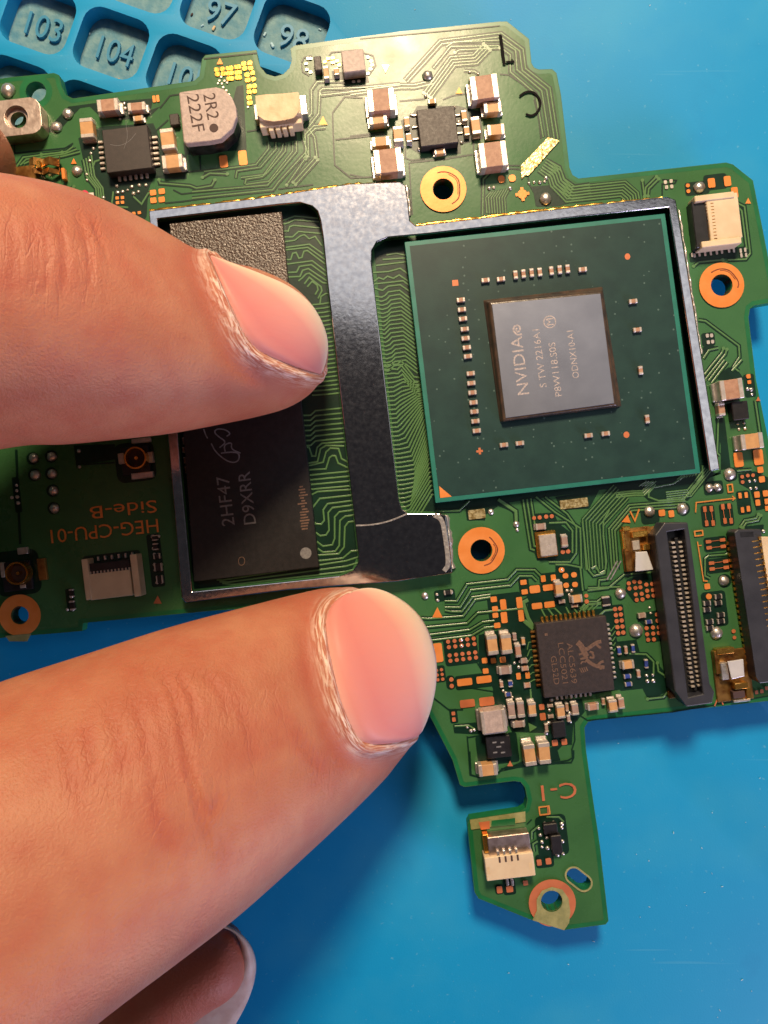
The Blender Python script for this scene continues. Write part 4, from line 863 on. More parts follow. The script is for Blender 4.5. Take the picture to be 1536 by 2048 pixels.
obj_from('spring_leaf', mb.v, mb.f, 'gold_dark', cl); block('post', 'A', 228, 985, 26, 46, 1.0, 'gold', parent=cl); block('foot', 'A', 378, 1040, 22, 70, 0.5, 'copper', parent=cl); block('foot', 'A', 130, 1095, 140, 30, 0.3, 'gold_dark', parent=cl)
st = poly('sticker', 'A', [(300, 1180), (565, 1160), (590, 1320), (320, 1330)], 'white_paper', 0.05, ZL[0] + 0.02, label='white paper sticker with pink spots')
for x, y, r in ((512, 1172, 26), (390, 1182, 20), (563, 1224, 14), (450, 1220, 16)): p = W(*cp('A', x, y)); flat('pink_spot', [circle(p.x, p.y, r / 3 / S, 12)], 'pink_ink', 0.004, ZL[0] + 0.0705, st)
poly('hatched_foil', 'C', [(1320, 855), (1395, 878), (1190, 1110), (1165, 1105), (1145, 1135), (1140, 1045)], 'gold_leaf', 0.03, ZL[0] + 0.02, label='slanted strip of shimmering hatched foil')
line('pen_mark', 'C', [(1002, 172), (1012, 240), (1020, 310), (1030, 372)], 6, 'pen_ink', ZL[0] + 0.034, 0.006); line('pen_mark', 'C', [(1040, 355), (1095, 350)], 4.5, 'pen_ink', ZL[0] + 0.041, 0.006); line('pen_mark', 'C', [(1080, 335), (1078, 362)], 3, 'pen_ink', ZL[0] + 0.048, 0.006)
line('pen_mark', 'C', [(1130, 582), (1170, 552), (1220, 550), (1262, 590), (1272, 640), (1250, 690), (1210, 715), (1172, 700)], 4.6, 'pen_ink', ZL[0] + 0.034, 0.006, smooth=2)

# ---- connectors
cn = block('tape_topped_connector', 'B', 605, 655, 330, 165, 1.6, 'cream_plastic', label='cream cable connector covered with tan tape')
mb = MB(); prism(mb, [tuple(W(*cp('B', *q), 1.68)[:2]) for q in [(426, 582), (500, 572), (620, 566), (752, 553), (762, 610), (764, 690), (735, 735), (715, 752), (640, 770), (560, 778), (490, 765), (446, 735), (430, 660)]], [], 1.6, 1.68); obj_from('tape', mb.v, mb.f, 'tape', cn); block('latch', 'B', 618, 772, 326, 78, 1.25, 'cream_plastic', parent=cn)
block('side_tab', 'B', 795, 650, 52, 150, 1.0, 'solder', parent=cn); block('side_tab', 'B', 436, 706, 40, 120, 0.9, 'tin', parent=cn)
for i in range(4): block('latch_tooth', 'B', 545 + 50 * i, 830 - 6 * i, 36, 46, 1.2, 'cream_plastic', parent=cn)
for i in range(3): block('pin', 'B', 600 + 34 * i, 862 - 4 * i, 16, 30, 0.4, 'solder', parent=cn)
cn = block('ribbon_connector', 'D', 1228, 470, 225, 320, 1.2, 'cream_plastic', label='cream ribbon cable connector with black flip latch')
block('latch', 'D', 1062, 520, 95, 330, 1.0, 'black_plastic', parent=cn); block('arm', 'D', 1160, 328, 280, 44, 1.3, 'cream_plastic', parent=cn); block('arm', 'D', 1210, 650, 282, 44, 1.3, 'cream_plastic', parent=cn)
for i in range(12): block('contact', 'D', 1108 + 3.6 * i, 372 + 22.5 * i, 30, 11, 1.12, 'tin', 0.6, 0.02, cn); block('contact', 'D', 1142 + 2.4 * i, 376 + 22.5 * i, 22, 9, 1.215, 'gold_dark', 0.9, 0.02, cn)
cn = block('ribbon_connector', 'E', 805, 1280, 310, 190, 1.2, 'cream_plastic', label='pale ribbon cable connector in the shade of the index finger')
block('latch', 'E', 790, 1150, 320, 80, 1.0, 'black_plastic', parent=cn); block('arm', 'E', 632, 1240, 44, 300, 1.3, 'cream_plastic', parent=cn); block('arm', 'E', 990, 1210, 50, 310, 1.3, 'cream_plastic', parent=cn)
for i in range(6): block('pin', 'E', 715 + 50 * i, 1088 - 6 * i, 16, 36, 0.3, 'solder', parent=cn)
for i in range(12): block('contact', 'E', 660 + 26 * i, 1200 - 3 * i, 11, 34, 1.1, 'tin', 0.6, 0.02, cn)
cn = block('cable_connector', 'L', 566, 945, 396, 190, 1.4, 'cream_plastic', label='small cream cable connector with metal lid and four contacts')
block('lid', 'L', 560, 770, 340, 160, 1.1, 'nut', parent=cn); block('side_tab', 'L', 376, 760, 50, 150, 0.9, 'gold', parent=cn); block('side_tab', 'L', 700, 740, 46, 150, 0.9, 'gold', parent=cn)
for i in range(4): block('contact', 'L', 470 + 49 * i, 838 - 6 * i, 22, 40, 1.3, 'solder', 0.7, 0.03, cn); block('contact_slot', 'L', 482 + 49 * i, 888 - 6 * i, 16, 48, 1.405, 'ink_dark', 0.9, 0.001, cn)
block('keyway', 'L', 392, 975, 22, 58, 1.404, 'tape', 0.9, 0.001, cn); block('keyway', 'L', 735, 940, 26, 60, 1.404, 'tape', 0.9, 0.001, cn)
for i in range(2): block('pin', 'L', 545 + 40 * i, 1072, 22, 60, 0.3, 'solder', parent=cn)
def coax(c, x, y, r, label):
    s = CR[c][2]; b = block('coax_socket', c, x, y + 20, r * 2.6, r * 2.6, 0.35, 'black_plastic', label=label); p = W(*cp(c, x, y), 1.1); R = r / s / S
    mb = MB(); prism(mb, circle(p.x, p.y, R, 28), [circle(p.x, p.y, R * 0.86, 28)], 0.3, 1.15); obj_from('ring', mb.v, mb.f, 'gold', b)
    mb = MB(); prism(mb, circle(p.x, p.y, R * 0.85, 24), [], 0.3, 0.45); obj_from('dielectric', mb.v, mb.f, 'ink_dark', b)
    mb = MB(); prism(mb, circle(p.x, p.y, R * 0.16, 10), [], 0.4, 0.95); obj_from('centre_pin', mb.v, mb.f, 'gold', b)
    return b
b = coax('E', 990, 350, 80, 'gold ringed coaxial antenna socket beside the frame'); block('solder_tab', 'E', 1040, 478, 165, 46, 0.4, 'solder', parent=b); block('solder_tab', 'E', 885, 355, 46, 80, 0.4, 'tin', parent=b); block('solder_tab', 'E', 1100, 345, 40, 80, 0.4, 'tin', parent=b); block('solder_tab', 'E', 1030, 222, 140, 34, 0.4, 'tin', parent=b)
b = coax('E', 122, 1195, 82, 'gold ringed coaxial antenna socket by the mounting ring'); block('solder_tab', 'E', 305, 1165, 60, 160, 0.4, 'gold_dark', parent=b); block('solder_tab', 'E', 162, 1030, 76, 50, 0.4, 'solder', parent=b); block('solder_tab', 'E', 165, 1290, 44, 26, 0.4, 'tin', parent=b); block('solder_tab', 'E', 15, 1170, 30, 110, 0.4, 'tin', parent=b)

def quad_loop(c, pts, h): return [tuple(W(*cp(c, *q), h)[:2]) for q in pts]
def lerp(a, b, t): return (a[0] + (b[0] - a[0]) * t, a[1] + (b[1] - a[1]) * t)
def mezz():
    z = 1.9; mb = MB()
    prism(mb, quad_loop('J', [(612, 290), (690, 185), (880, 182), (900, 300), (1062, 1500), (1100, 1570), (1082, 1662), (870, 1690), (775, 1560)], z), [quad_loop('J', [(712, 262), (852, 240), (1005, 1585), (884, 1612)], z)], 0.15, z)
    o = obj_from('board_connector', mb.v, mb.f, 'grey_plastic', board, label='long black board-to-board connector with two rows of contacts'); bev(o, 0.09, 2)
    mb = MB(); prism(mb, quad_loop('J', [(690, 250), (870, 230), (1030, 1600), (880, 1630)], 0.9), [], 0.1, 0.9); obj_from('well', mb.v, mb.f, 'black_plastic', o)
    mb = MB(); prism(mb, quad_loop('J', [(772, 310), (800, 306), (960, 1555), (935, 1560)], 1.3), [], 0.4, 1.3); t = obj_from('tongue', mb.v, mb.f, 'black_plastic', o); bev(t, 0.05)
    ct = MB(); ld = MB()
    def addbox(m, c, x, y, wd, ht, z0_, z1_):
        s = CR[c][2]; k = (D - z1_) / D / s / S; p = W(*cp(c, x, y), z1_); vs, fs = bevel_box(wd * k, ht * k, z1_ - z0_, 0.02)
        R = Matrix.Rotation(ROT, 3, 'Z'); m.add([R @ Vector(q) + Vector((p.x, p.y, z0_)) for q in vs], fs)
    for i in range(32):
        t_ = i / 31; a = lerp((762, 350), (925, 1525), t_); b2 = lerp((820, 345), (975, 1515), t_)
        addbox(ct, 'J', *a, 30, 16, 0.8, 1.45); addbox(ct, 'J', *b2, 30, 16, 0.8, 1.45)
        q = lerp((585, 290), (735, 1480), t_); addbox(ld, 'J', *q, 40, 20, 0.02, 0.35)
    k = obj_from('contact_row', ct.v, ct.f, 'tin', o); k['kind'] = 'stuff'
    k = obj_from('lead_row', ld.v, ld.f, 'gold_dark', o); k['kind'] = 'stuff'
    for x, y, wd, ht in ((600, 245, 110, 60), (770, 1590, 90, 60)): block('end_tab', 'J', x, y, wd, ht, 0.4, 'gold_dark', parent=o)
    # second connector
    z = 1.5; mb = MB(); prism(mb, quad_loop('J', [(1262, 262), (1290, 240), (1480, 238), (1700, 1470), (1470, 1500), (1440, 1450)], z), [], 0.15, z)
    o = obj_from('ribbon_socket', mb.v, mb.f, 'grey_plastic', board, label='black ribbon socket with cream flap at the board edge'); bev(o, 0.08, 2)
    mb = MB(); prism(mb, quad_loop('J', [(1480, 300), (1640, 300), (1860, 1440), (1640, 1460)], 1.62), [], z - 0.4, 1.62); f = obj_from('flap', mb.v, mb.f, 'cream_plastic', o); bev(f, 0.05)
    ct = MB(); ld = MB()
    for i in range(22):
        t_ = i / 21; q = lerp((1435, 335), (1620, 1370), t_); addbox(ct, 'J', *q, 62, 9, z - 0.1, z + 0.02); q2 = lerp((1470, 312), (1660, 1390), t_); addbox(ct, 'J', *q2, 16, 26, z, z + 0.16)
        q = lerp((1228, 352), (1390, 1330), t_); addbox(ld, 'J', *q, 52, 24, 0.02, 0.35)
    k = obj_from('contact_row', ct.v, ct.f, 'gold', o); k['kind'] = 'stuff'
    k = obj_from('lead_row', ld.v, ld.f, 'gold', o); k['kind'] = 'stuff'
    mb = MB(); prism(mb, quad_loop('J', [(1305, 262), (1415, 258), (1420, 300), (1312, 306)], z + 0.003), [], z - 0.2, z + 0.003); obj_from('recess', mb.v, mb.f, 'black_plastic', o)
mezz()
def clip(c, corners, plate, label, extra):
    z = 1.1; mb = MB(); x0, y0, x1, y1 = corners
    o = block('grounding_clip', c, (x0 + x1) / 2, (y0 + y1) / 2, x1 - x0, y1 - y0, 0.25, 'gold_dark', label=label)
    mb = MB(); prism(mb, quad_loop(c, plate, z), [], z - 0.14, z); t = obj_from('contact_plate', mb.v, mb.f, 'bright_plate', o); bev(t, 0.04)
    for x, y, wd, ht, zz, m_ in extra: block('folded_leaf', c, x, y, wd, ht, zz, m_, parent=o)
    return o
clip('J', (345, 225, 590, 575), [(455, 425), (548, 420), (600, 570), (452, 585)], 'folded gold grounding clip beside the long connector', ((400, 500, 50, 170, 0.7, 'gold_dark'), (490, 280, 130, 50, 0.8, 'gold'), (460, 370, 60, 80, 0.6, 'tin'), (545, 385, 60, 50, 0.7, 'gold'), (380, 235, 60, 40, 0.5, 'gold'), (360, 330, 24, 150, 0.6, 'gold')))
clip('J', (1100, 1220, 1400, 1640), [(1205, 1320), (1335, 1300), (1345, 1440), (1240, 1465)], 'folded gold grounding clip with bent spring at the board edge', ((1190, 1235, 150, 50, 0.7, 'gold'), (1125, 1330, 40, 190, 0.6, 'gold_dark'), (1185, 1400, 60, 140, 0.8, 'solder'), (1320, 1520, 110, 50, 0.9, 'gold'), (1300, 1590, 100, 60, 0.7, 'ink_dark'), (1380, 1580, 40, 90, 0.6, 'gold'), (1325, 1640, 140, 22, 0.5, 'solder')))

# ---- memory chips
def quad_chip(name, pts, z, material, label, b=0.06):
    mb = MB(); prism(mb, [tuple(W(*q, z)[:2]) for q in pts], [], 0.1, z); o = obj_from(name, mb.v, mb.f, material, board, label=label); bev(o, b, 2); return o
quad_chip('memory_chip', [(339, 447), (563, 423), (596, 770), (368, 795)], 0.85, 'epoxy_rough', 'grainy dark brown memory chip under the index fingertip')
ram = quad_chip('memory_chip', [(362, 810), (600, 786), (638, 1134), (388, 1164)], 0.85, 'epoxy_black', 'black memory chip marked 2HF47 D9XRR')
text_obj('marking', '2HF47', 'F', 432, 722, 355 / 3.572, 92 / 3.572, 97, 0.852, 'laser_dim', ram, 0.006); text_obj('marking', 'D9XRR', 'F', 585, 700, 375 / 3.572, 88 / 3.572, 97, 0.852, 'laser_dim', ram, 0.006)
p = W(*cp('F', 1006, 1094), 0.85); flat('pin_one_dot', [circle(p.x, p.y, 0.47, 20)], 'laser_dim', 0.006, 0.852, ram)
k2 = (D - 0.85) / D
def surf_line(name, c, pts, wd, material, z, parent, smooth=2):
    P = [(768 + (q[0] - 768) * (D - z) / D, 1024 + (q[1] - 1024) * (D - z) / D) for q in cps(c, pts)]
    if smooth: P = smooth_line(P, smooth)
    mb = MB(); strip(mb, P, wd, z, z + 0.006, 0.9); return obj_from(name, mb.v, mb.f, material, parent)
for pts in ([(275, 205), (290, 250), (305, 275)], [(330, 310), (360, 370), (430, 430), (490, 450), (530, 430), (530, 380), (480, 370), (400, 380)], [(390, 340), (440, 300), (380, 260), (350, 230), (370, 205), (430, 210), (470, 240), (440, 260)], [(430, 370), (420, 320), (480, 300), (470, 350), (540, 380)]): surf_line('maker_emblem', 'F', pts, 2.6, 'laser_dim', 0.853, ram)
surf_line('ring_mark', 'F', [(525, 1150), (530, 1125), (560, 1120), (572, 1150), (560, 1180), (530, 1180), (525, 1150)], 1.4, 'laser_brown', 0.853, ram)
for i in range(16):       # worn edge print block
    x = 930 + rnd.uniform(0, 60) + i * 2; y = 620 + i * 20
    block('worn_print', 'F', 985 + i * 1.6 - rnd.uniform(0, 14), y, rnd.uniform(24, 70), 11, 0.857, 'laser_brown', 0.85, 0.001, ram, rot=ROT)

# ---- processor
PK = [(809, 484), (1330, 427), (1401, 946), (871, 1006)]; ZP = 1.0
mb = MB(); prism(mb, [tuple(W(*q, ZP)[:2]) for q in PK], [], 0.35, ZP)
cpu = obj_from('processor', mb.v, mb.f, 'substrate_rim', board, label='large square green processor package with bare silicon die'); bev(cpu, 0.03, 1)
cx, cy = sum(q[0] for q in PK) / 4, sum(q[1] for q in PK) / 4
inn = [tuple(W(cx + (q[0] - cx) * 0.965, cy + (q[1] - cy) * 0.965, ZP)[:2]) for q in PK]
# speckled dark green mask field
m = mat('substrate_field', lin(28, 56, 55), 0.42, col2=lin(34, 64, 61), vscale=0.6, bump=0.004, bscale=10, spec=0.3)
nt = m.node_tree; vo = nt.nodes.new('ShaderNodeTexVoronoi'); vo.inputs['Scale'].default_value = 1.25; vo.inputs['Randomness'].default_value = 0.75
mpn = [n_ for n_ in nt.nodes if n_.type == 'MAPPING'][0]; nt.links.new(mpn.outputs[0], vo.inputs['Vector'])
cmp_ = nt.nodes.new('ShaderNodeMath'); cmp_.operation = 'LESS_THAN'; cmp_.inputs[1].default_value = 0.1; nt.links.new(vo.outputs['Distance'], cmp_.inputs[0])
mx = nt.nodes.new('ShaderNodeMix'); mx.data_type = 'RGBA'; ramp = [n_ for n_ in nt.nodes if n_.type == 'VALTORGB'][0]
nt.links.new(cmp_.outputs[0], mx.inputs[0]); nt.links.new(ramp.outputs[0], mx.inputs[6]); mx.inputs[7].default_value = lin(78, 104, 100)
nt.links.new(mx.outputs[2], nt.nodes['Principled BSDF'].inputs['Base Color'])
flat('mask_field', [inn], 'substrate_field', 0.012, ZP, cpu)
for x, y, ax in ((445, 325, 'u'), (517, 320, 'u'), (585, 300, 'v'), (622, 295, 'v'), (660, 290, 'v'), (698, 287, 'v'), (752, 281, 'v'), (791, 276, 'v'), (828, 272, 'v'), (898, 275, 'u'), (330, 417, 'u'), (335, 462, 'u'), (340, 505, 'u'), (348, 553, 'u'), (352, 596, 'u'), (358, 639, 'u'), (363, 680, 'u'), (376, 760, 'u'), (379, 805, 'u'), (384, 849, 'u'), (389, 895, 'u'), (393, 938, 'u'), (398, 982, 'u'), (404, 1027, 'u'),
                 (1133, 423, 'u'), (1153, 556, 'u'), (1168, 745, 'v'), (1199, 972, 'v'), (925, 1049, 'u'), (1005, 1040, 'u'), (531, 1093, 'u'), (605, 1085, 'u')):
    s = CR['G'][2]; zt = ZP + 0.32; k = (D - zt) / D / s / S; p = W(*cp('G', x, y), zt); l_, w_ = 38 * k, 21 * k; ro = ROT + (0 if ax == 'u' else math.pi / 2)
    vs, fs = bevel_box(l_ * 0.9, w_ * 0.92, 0.28, 0.03); o = obj_from('capacitor', vs, fs, 'ceramic_brown', cpu, (p.x, p.y, ZP + 0.02), ro, key=('gcap',))
    for sg in (-1, 1):
        vs, fs = bevel_box(l_ * 0.32, w_, 0.31, 0.04); d = sg * l_ * 0.36
        obj_from('terminal', vs, fs, 'tin', o, (p.x + d * math.cos(ro), p.y + d * math.sin(ro), ZP + 0.012), ro, key=('gterm',))
def on_cpu(name, loop_px, m_): flat(name, [[tuple(W(*cp('G', *q), ZP)[:2]) for q in loop_px]], m_, 0.01, ZP + 0.013, cpu)
on_cpu('fiducial', [(289, 327), (316, 325), (319, 352), (291, 354)], 'copper_dull'); on_cpu('fiducial', [(1105 + 13 * math.cos(a / 2), 217 + 15 * math.sin(a / 2)) for a in range(12)], 'copper_dull'); on_cpu('fiducial', [(1100 + 14 * math.cos(a / 2), 1046 + 15 * math.sin(a / 2)) for a in range(12)], 'copper_dull')
on_cpu('fiducial', [(411, 1107), (421, 1106), (422, 1116), (432, 1116), (432, 1126), (423, 1127), (424, 1137), (414, 1138), (413, 1128), (402, 1129), (401, 1119), (412, 1118)], 'copper_dull'); on_cpu('corner_mark', [(229, 1285), (288, 1334), (233, 1340)], 'copper')
# die with a sloping underfill skirt
ZD = ZP + 0.75
top = [(200, 225), (1260, 120), (1395, 1190), (335, 1335)]; bot = [(140, 205), (1262, 78), (1440, 1205), (296, 1352)]
tw = [W(*cp('N', *q), ZD - 0.04) for q in top]; bw = [W(*cp('N', *q), ZP + 0.012) for q in bot]
c_ = sum(tw, Vector()) / 4
vs = [Vector((*(c_.xy + (v.xy - c_.xy) * 0.998), ZD - 0.05)) for v in tw] + [Vector((*(c_.xy + (v.xy - c_.xy) * 1.03), ZD - 0.12)) for v in tw] + [Vector((*(0.4 * v.xy + 0.6 * c_.xy.lerp(t_.xy, 1.05)), ZP + 0.25)) for v, t_ in zip(bw, tw)] + [Vector((*(c_.xy + (v.xy - c_.xy) * 1.02), ZP + 0.012)) for v in bw]
fs = [(0, 1, 2, 3)]
for r in range(3):
    for i in range(4): fs.append((4 * r + i, 4 * r + 4 + i, 4 * r + 4 + (i + 1) % 4, 4 * r + (i + 1) % 4))
mb = MB(); mb.add(vs, fs)
import bmesh
uf = obj_from('underfill', mb.v, mb.f, 'underfill', cpu)
bm_ = bmesh.new(); bm_.from_mesh(uf.data); bmesh.ops.recalc_face_normals(bm_, faces=bm_.faces); bm_.to_mesh(uf.data); bm_.free(); bev(uf, 0.12, 3, 15)
mb = MB(); prism(mb, [tuple((c_.xy + (W(*cp('N', *q), ZD).xy - c_.xy) * 0.985)) for q in top], [], ZP + 0.02, ZD)
die = obj_from('die', mb.v, mb.f, 'die', cpu); bev(die, 0.03, 2)
zt = ZD + 0.001
text_obj('marking', 'NVIDIA', 'N', 478, 822, 560 / 4.8, 112 / 4.8, 97.5, zt, 'laser_mark', die, 0.004); text_obj('marking', 'S TW 2216A1', 'N', 668, 752, 560 / 4.8, 66 / 4.8, 97.5, zt, 'laser_mark', die, 0.004)
text_obj('marking', 'P8W118.S0S', 'N', 818, 858, 520 / 4.8, 66 / 4.8, 97.5, zt, 'laser_mark', die, 0.004); text_obj('marking', 'ODNX10-A1', 'N', 988, 715, 460 / 4.8, 62 / 4.8, 97.5, zt, 'laser_mark', die, 0.004)
surf_line('maker_emblem', 'N', [(500, 520), (455, 530), (415, 490), (420, 450), (455, 432), (482, 455), (478, 490), (452, 500), (438, 478), (452, 462)], 3.4, 'laser_mark', zt, die)
p = W(*cp('N', 765, 402), ZD); flat('stamp_ring', [circle(p.x, p.y, 0.52, 24), circle(p.x, p.y, 0.43, 24)], 'laser_mark', 0.004, zt, die)
text_obj('marking', 'M', 'N', 765, 402, 66 / 4.8, 70 / 4.8, 97.5, zt, 'laser_mark', die, 0.004)

# ---- shield frame
fo = [(297, 421), (512, 396), (700, 367), (800, 363), (811, 370), (816, 400), (820, 441), (832, 451), (1160, 412), (1335, 393), (1352, 399), (1406, 726), (1440, 938), (1420, 943), (1388, 740), (1338, 414), (1160, 433), (860, 467), (775, 475), (753, 484), (744, 500), (743, 520), (751, 595), (798, 1000), (804, 1018), (816, 1027), (880, 1027), (893, 1031), (906, 1146), (795, 1163), (574, 1180), (371, 1206), (363, 1196)]
fi = [(315, 438), (560, 409), (605, 405), (622, 410), (634, 421), (640, 440), (646, 478), (654, 560), (717, 1108), (716, 1126), (705, 1142), (682, 1151), (593, 1161), (384, 1183)]
ZF = 1.25
mb = MB(); prism(mb, [tuple(W(*q, ZF)[:2]) for q in fo], [[tuple(W(*q, ZF)[:2]) for q in fi]], ZF - 0.22, ZF)
fr = obj_from('shield_frame', mb.v, mb.f, 'shield', board, label='silver stamped metal shield frame around processor and memory'); bev(fr, 0.09, 3, 30)
def wall(pts, t=5.0):
    mb = MB(); k = (D - ZF) / D
    P = [(768 + (q[0] - 768) * k, 1024 + (q[1] - 1024) * k) for q in pts]
    P = offset_poly(P, t / 2 + 1.2)
    L0, R0 = offset_poly(P, t / 2), offset_poly(P, -t / 2)
    for i in range(len(P) - 1):
        prism(mb, [tuple(W(*q)[:2]) for q in (L0[i], L0[i + 1], R0[i + 1], R0[i])], [], 0.02, ZF - 0.2)
    o = obj_from('skirt_wall', mb.v, mb.f, 'shield', fr)
wall([(371, 1206), (363, 1196), (297, 421), (512, 396), (700, 367), (800, 363)]); wall([(832, 451), (1160, 412), (1335, 393), (1352, 399), (1406, 726), (1440, 938)])
wall([(893, 1031), (906, 1146), (795, 1163), (574, 1180), (371, 1206)])
# solder bead along the foot of the frame
def bead(pts, r, name='solder_fillet', material='solder'):
    rn = random.Random(5); mb = MB(); P = []
    for a, b in zip(pts, pts[1:]):
        l = math.hypot(b[0] - a[0], b[1] - a[1]); n_ = max(1, int(l / 7))
        for i in range(n_): P.append((a[0] + (b[0] - a[0]) * i / n_ + rn.uniform(-.8, .8), a[1] + (b[1] - a[1]) * i / n_ + rn.uniform(-.8, .8)))
    ringn = 6; vs = []; fs = []
    for i, q in enumerate(P):
        q2 = P[min(i + 1, len(P) - 1)]; q1 = P[max(i - 1, 0)]; dx, dy = q2[0] - q1[0], q2[1] - q1[1]; l = math.hypot(dx, dy) or 1; nx, ny = -dy / l, dx / l; rr = r * rn.uniform(0.55, 1.25)
        for k in range(ringn):
            a = math.pi * k / (ringn - 1); w_ = W(q[0] + nx * rr * math.cos(a), q[1] + ny * rr * math.cos(a)); vs.append((w_.x, w_.y, 0.02 + rr / S * 1.1 * math.sin(a)))
    for i in range(len(P) - 1):
        for k in range(ringn - 1): fs.append((i * ringn + k, i * ringn + k + 1, (i + 1) * ringn + k + 1, (i + 1) * ringn + k))
    mb.add(vs, fs); return obj_from(name, mb.v, mb.f, material, fr, smooth=True)
bead([(300, 424), (512, 400), (700, 371), (800, 367)], 5, material='gold'); bead([(833, 452), (1000, 432), (1160, 414), (1330, 396)], 4.4, material='gold'); bead([(812, 372), (817, 405), (821, 440)], 5)
bead([(890, 1030), (898, 1080), (905, 1143)], 7); bead([(1357, 420), (1404, 715)], 2.5)
surf_line('step_crease', 'P', [(712, 1051), (740, 1050), (770, 1045), (800, 1034), (815, 1027)], 3.0, 'solder', ZF - 0.002, fr)
surf_line('solder_smear', 'P', [(868, 1030), (884, 1038), (890, 1070), (898, 1130), (888, 1142)], 9, 'solder', ZF + 0.002, fr)

# ================================================================== THE HAND
def superell(a, n=2.04):
    c, s = math.cos(a), math.sin(a)
    return (math.copysign(abs(c) ** (2 / n), c), math.copysign(abs(s) ** (2 / n), s))
def loft(stations, tip=None, nseg=56, sub=5, dome_up=1.0):
    """stations: (upper px, lower px, centre height, half thickness) -> closed mesh"""
    secs = []
    for U, L, zc, t in stations:
        a, b = W(*U, zc), W(*L, zc); secs.append(((a + b) / 2, (a - b) / 2, t))
    # catmull-rom along the finger
    fine = []
    n = len(secs)
    def cr(p0, p1, p2, p3, t): return 0.5 * ((2 * p1) + (p2 - p0) * t + (2 * p0 - 5 * p1 + 4 * p2 - p3) * t * t + (3 * p1 - p0 - 3 * p2 + p3) * t ** 3)
    for i in range(n - 1):
        s0, s1, s2, s3 = secs[max(0, i - 1)], secs[i], secs[i + 1], secs[min(n - 1, i + 2)]
        for k in range(sub):
            t = k / sub; fine.append(tuple(cr(s0[j], s1[j], s2[j], s3[j], t) for j in range(3)))
    fine.append(secs[-1])
    vs, fs = [], []
    for C, V, t in fine:
        for k in range(nseg):
            a = 2 * math.pi * k / nseg; x, z = superell(a)
            vs.append(C + V * x + Vector((0, 0, z * t)))
    m_ = len(fine)
    for i in range(m_ - 1):
        for k in range(nseg): fs.append((i * nseg + k, i * nseg + (k + 1) % nseg, (i + 1) * nseg + (k + 1) % nseg, (i + 1) * nseg + k))
    c0 = len(vs); vs.append(fine[0][0]); c1 = len(vs); vs.append(tip if tip is not None else fine[-1][0])
    for k in range(nseg): fs += [(c0, (k + 1) % nseg, k), (c1, (m_ - 1) * nseg + k, (m_ - 1) * nseg + (k + 1) % nseg)]
    return vs, fs
INDEX = [((-700, 400), (-640, 1080), 24, 10), ((-300, 385), (-280, 950), 19.5, 9.8), ((0, 380), (0, 893), 15.2, 9.3), ((100, 386), (110, 888), 14, 8.9), ((200, 408), (220, 878), 12.6, 8.4), ((300, 452), (330, 866), 11, 7.6), ((385, 500), (430, 848), 9.2, 6.8), ((450, 527), (510, 832), 7.6, 6.0),
         ((520, 546), (570, 815), 6.4, 5.3), ((580, 572), (613, 790), 5.6, 4.5), ((620, 606), (638, 762), 5.2, 3.5), ((643, 643), (652, 730), 5.0, 2.3), ((652, 668), (656, 706), 4.9, 1.2)]
THUMB = [((-560, 1590), (20, 2190), 23, 11), ((-330, 1485), (170, 2045), 20.5, 10.6), ((-160, 1424), (285, 1952), 18.2, 10.4), ((0, 1364), (395, 1872), 16, 10.0), ((164, 1311), (500, 1794), 13.8, 9.4), ((328, 1258), (600, 1708), 11.4, 8.6), ((469, 1220), (690, 1627), 9.2, 7.6), ((586, 1190), (752, 1568), 7.4, 6.6), ((656, 1176), (790, 1528), 6.4, 5.9),
         ((720, 1178), (822, 1484), 5.8, 5.1), ((780, 1195), (845, 1435), 5.3, 4.3), ((826, 1225), (858, 1398), 5.0, 3.3), ((850, 1265), (865, 1365), 4.8, 2.2), ((860, 1298), (867, 1345), 4.7, 1.1)]
LOWER = [((-420, 2250), (-250, 2640), 6, 6), ((-100, 2110), (60, 2420), 3.2, 5), ((150, 1985), (280, 2200), 1.8, 4.6), ((280, 1915), (345, 2080), 1.4, 4.4), ((350, 1882), (385, 2035), 1.2, 4.2), ((410, 1862), (432, 2000), 1.0, 3.8), ((452, 1862), (462, 1985), 0.9, 3.2), ((476, 1882), (482, 1968), 0.9, 2.2), ((489, 1908), (491, 1945), 0.9, 1.1)]
MIDDLE = [((-620, 330), (-560, 760), 22, 7), ((-330, 225), (-300, 560), 13, 6), ((-150, 205), (-140, 470), 8, 5.2), ((-70, 215), (-64, 415), 5.8, 4.5), ((-20, 238), (-16, 375), 5, 3.4), ((4, 266), (5, 345), 4.8, 2.0), ((11, 292), (11.5, 320), 4.7, 0.9)]
hv, hf = [], []
def addh(vf):
    n = len(hv); hv.extend(vf[0]); hf.extend(tuple(i + n for i in f) for f in vf[1])
ix_m = loft(INDEX, W(657, 687, 4.9)); th_m = loft(THUMB, W(869, 1324, 4.7)); lo_m = loft(LOWER, W(493, 1926, 0.9)); md_m = loft(MIDDLE, W(13.5, 305, 4.7))
for m_ in (ix_m, th_m, lo_m, md_m): addh(m_)
def wloft(secs, nseg=40):
    vs, fs = [], []
    for C, hy, t in secs:
        for k in range(nseg):
            x, z = superell(2 * math.pi * k / nseg); vs.append(Vector(C) + Vector((0, hy * x, t * z)))
    for i in range(len(secs) - 1):
        for k in range(nseg): fs.append((i * nseg + k, i * nseg + (k + 1) % nseg, (i + 1) * nseg + (k + 1) % nseg, (i + 1) * nseg + k))
    c0 = len(vs); vs.append(Vector(secs[0][0])); c1 = len(vs); vs.append(Vector(secs[-1][0])); e = (len(secs) - 1) * nseg
    for k in range(nseg): fs += [(c0, (k + 1) % nseg, k), (c1, e + k, e + (k + 1) % nseg)]
    return vs, fs
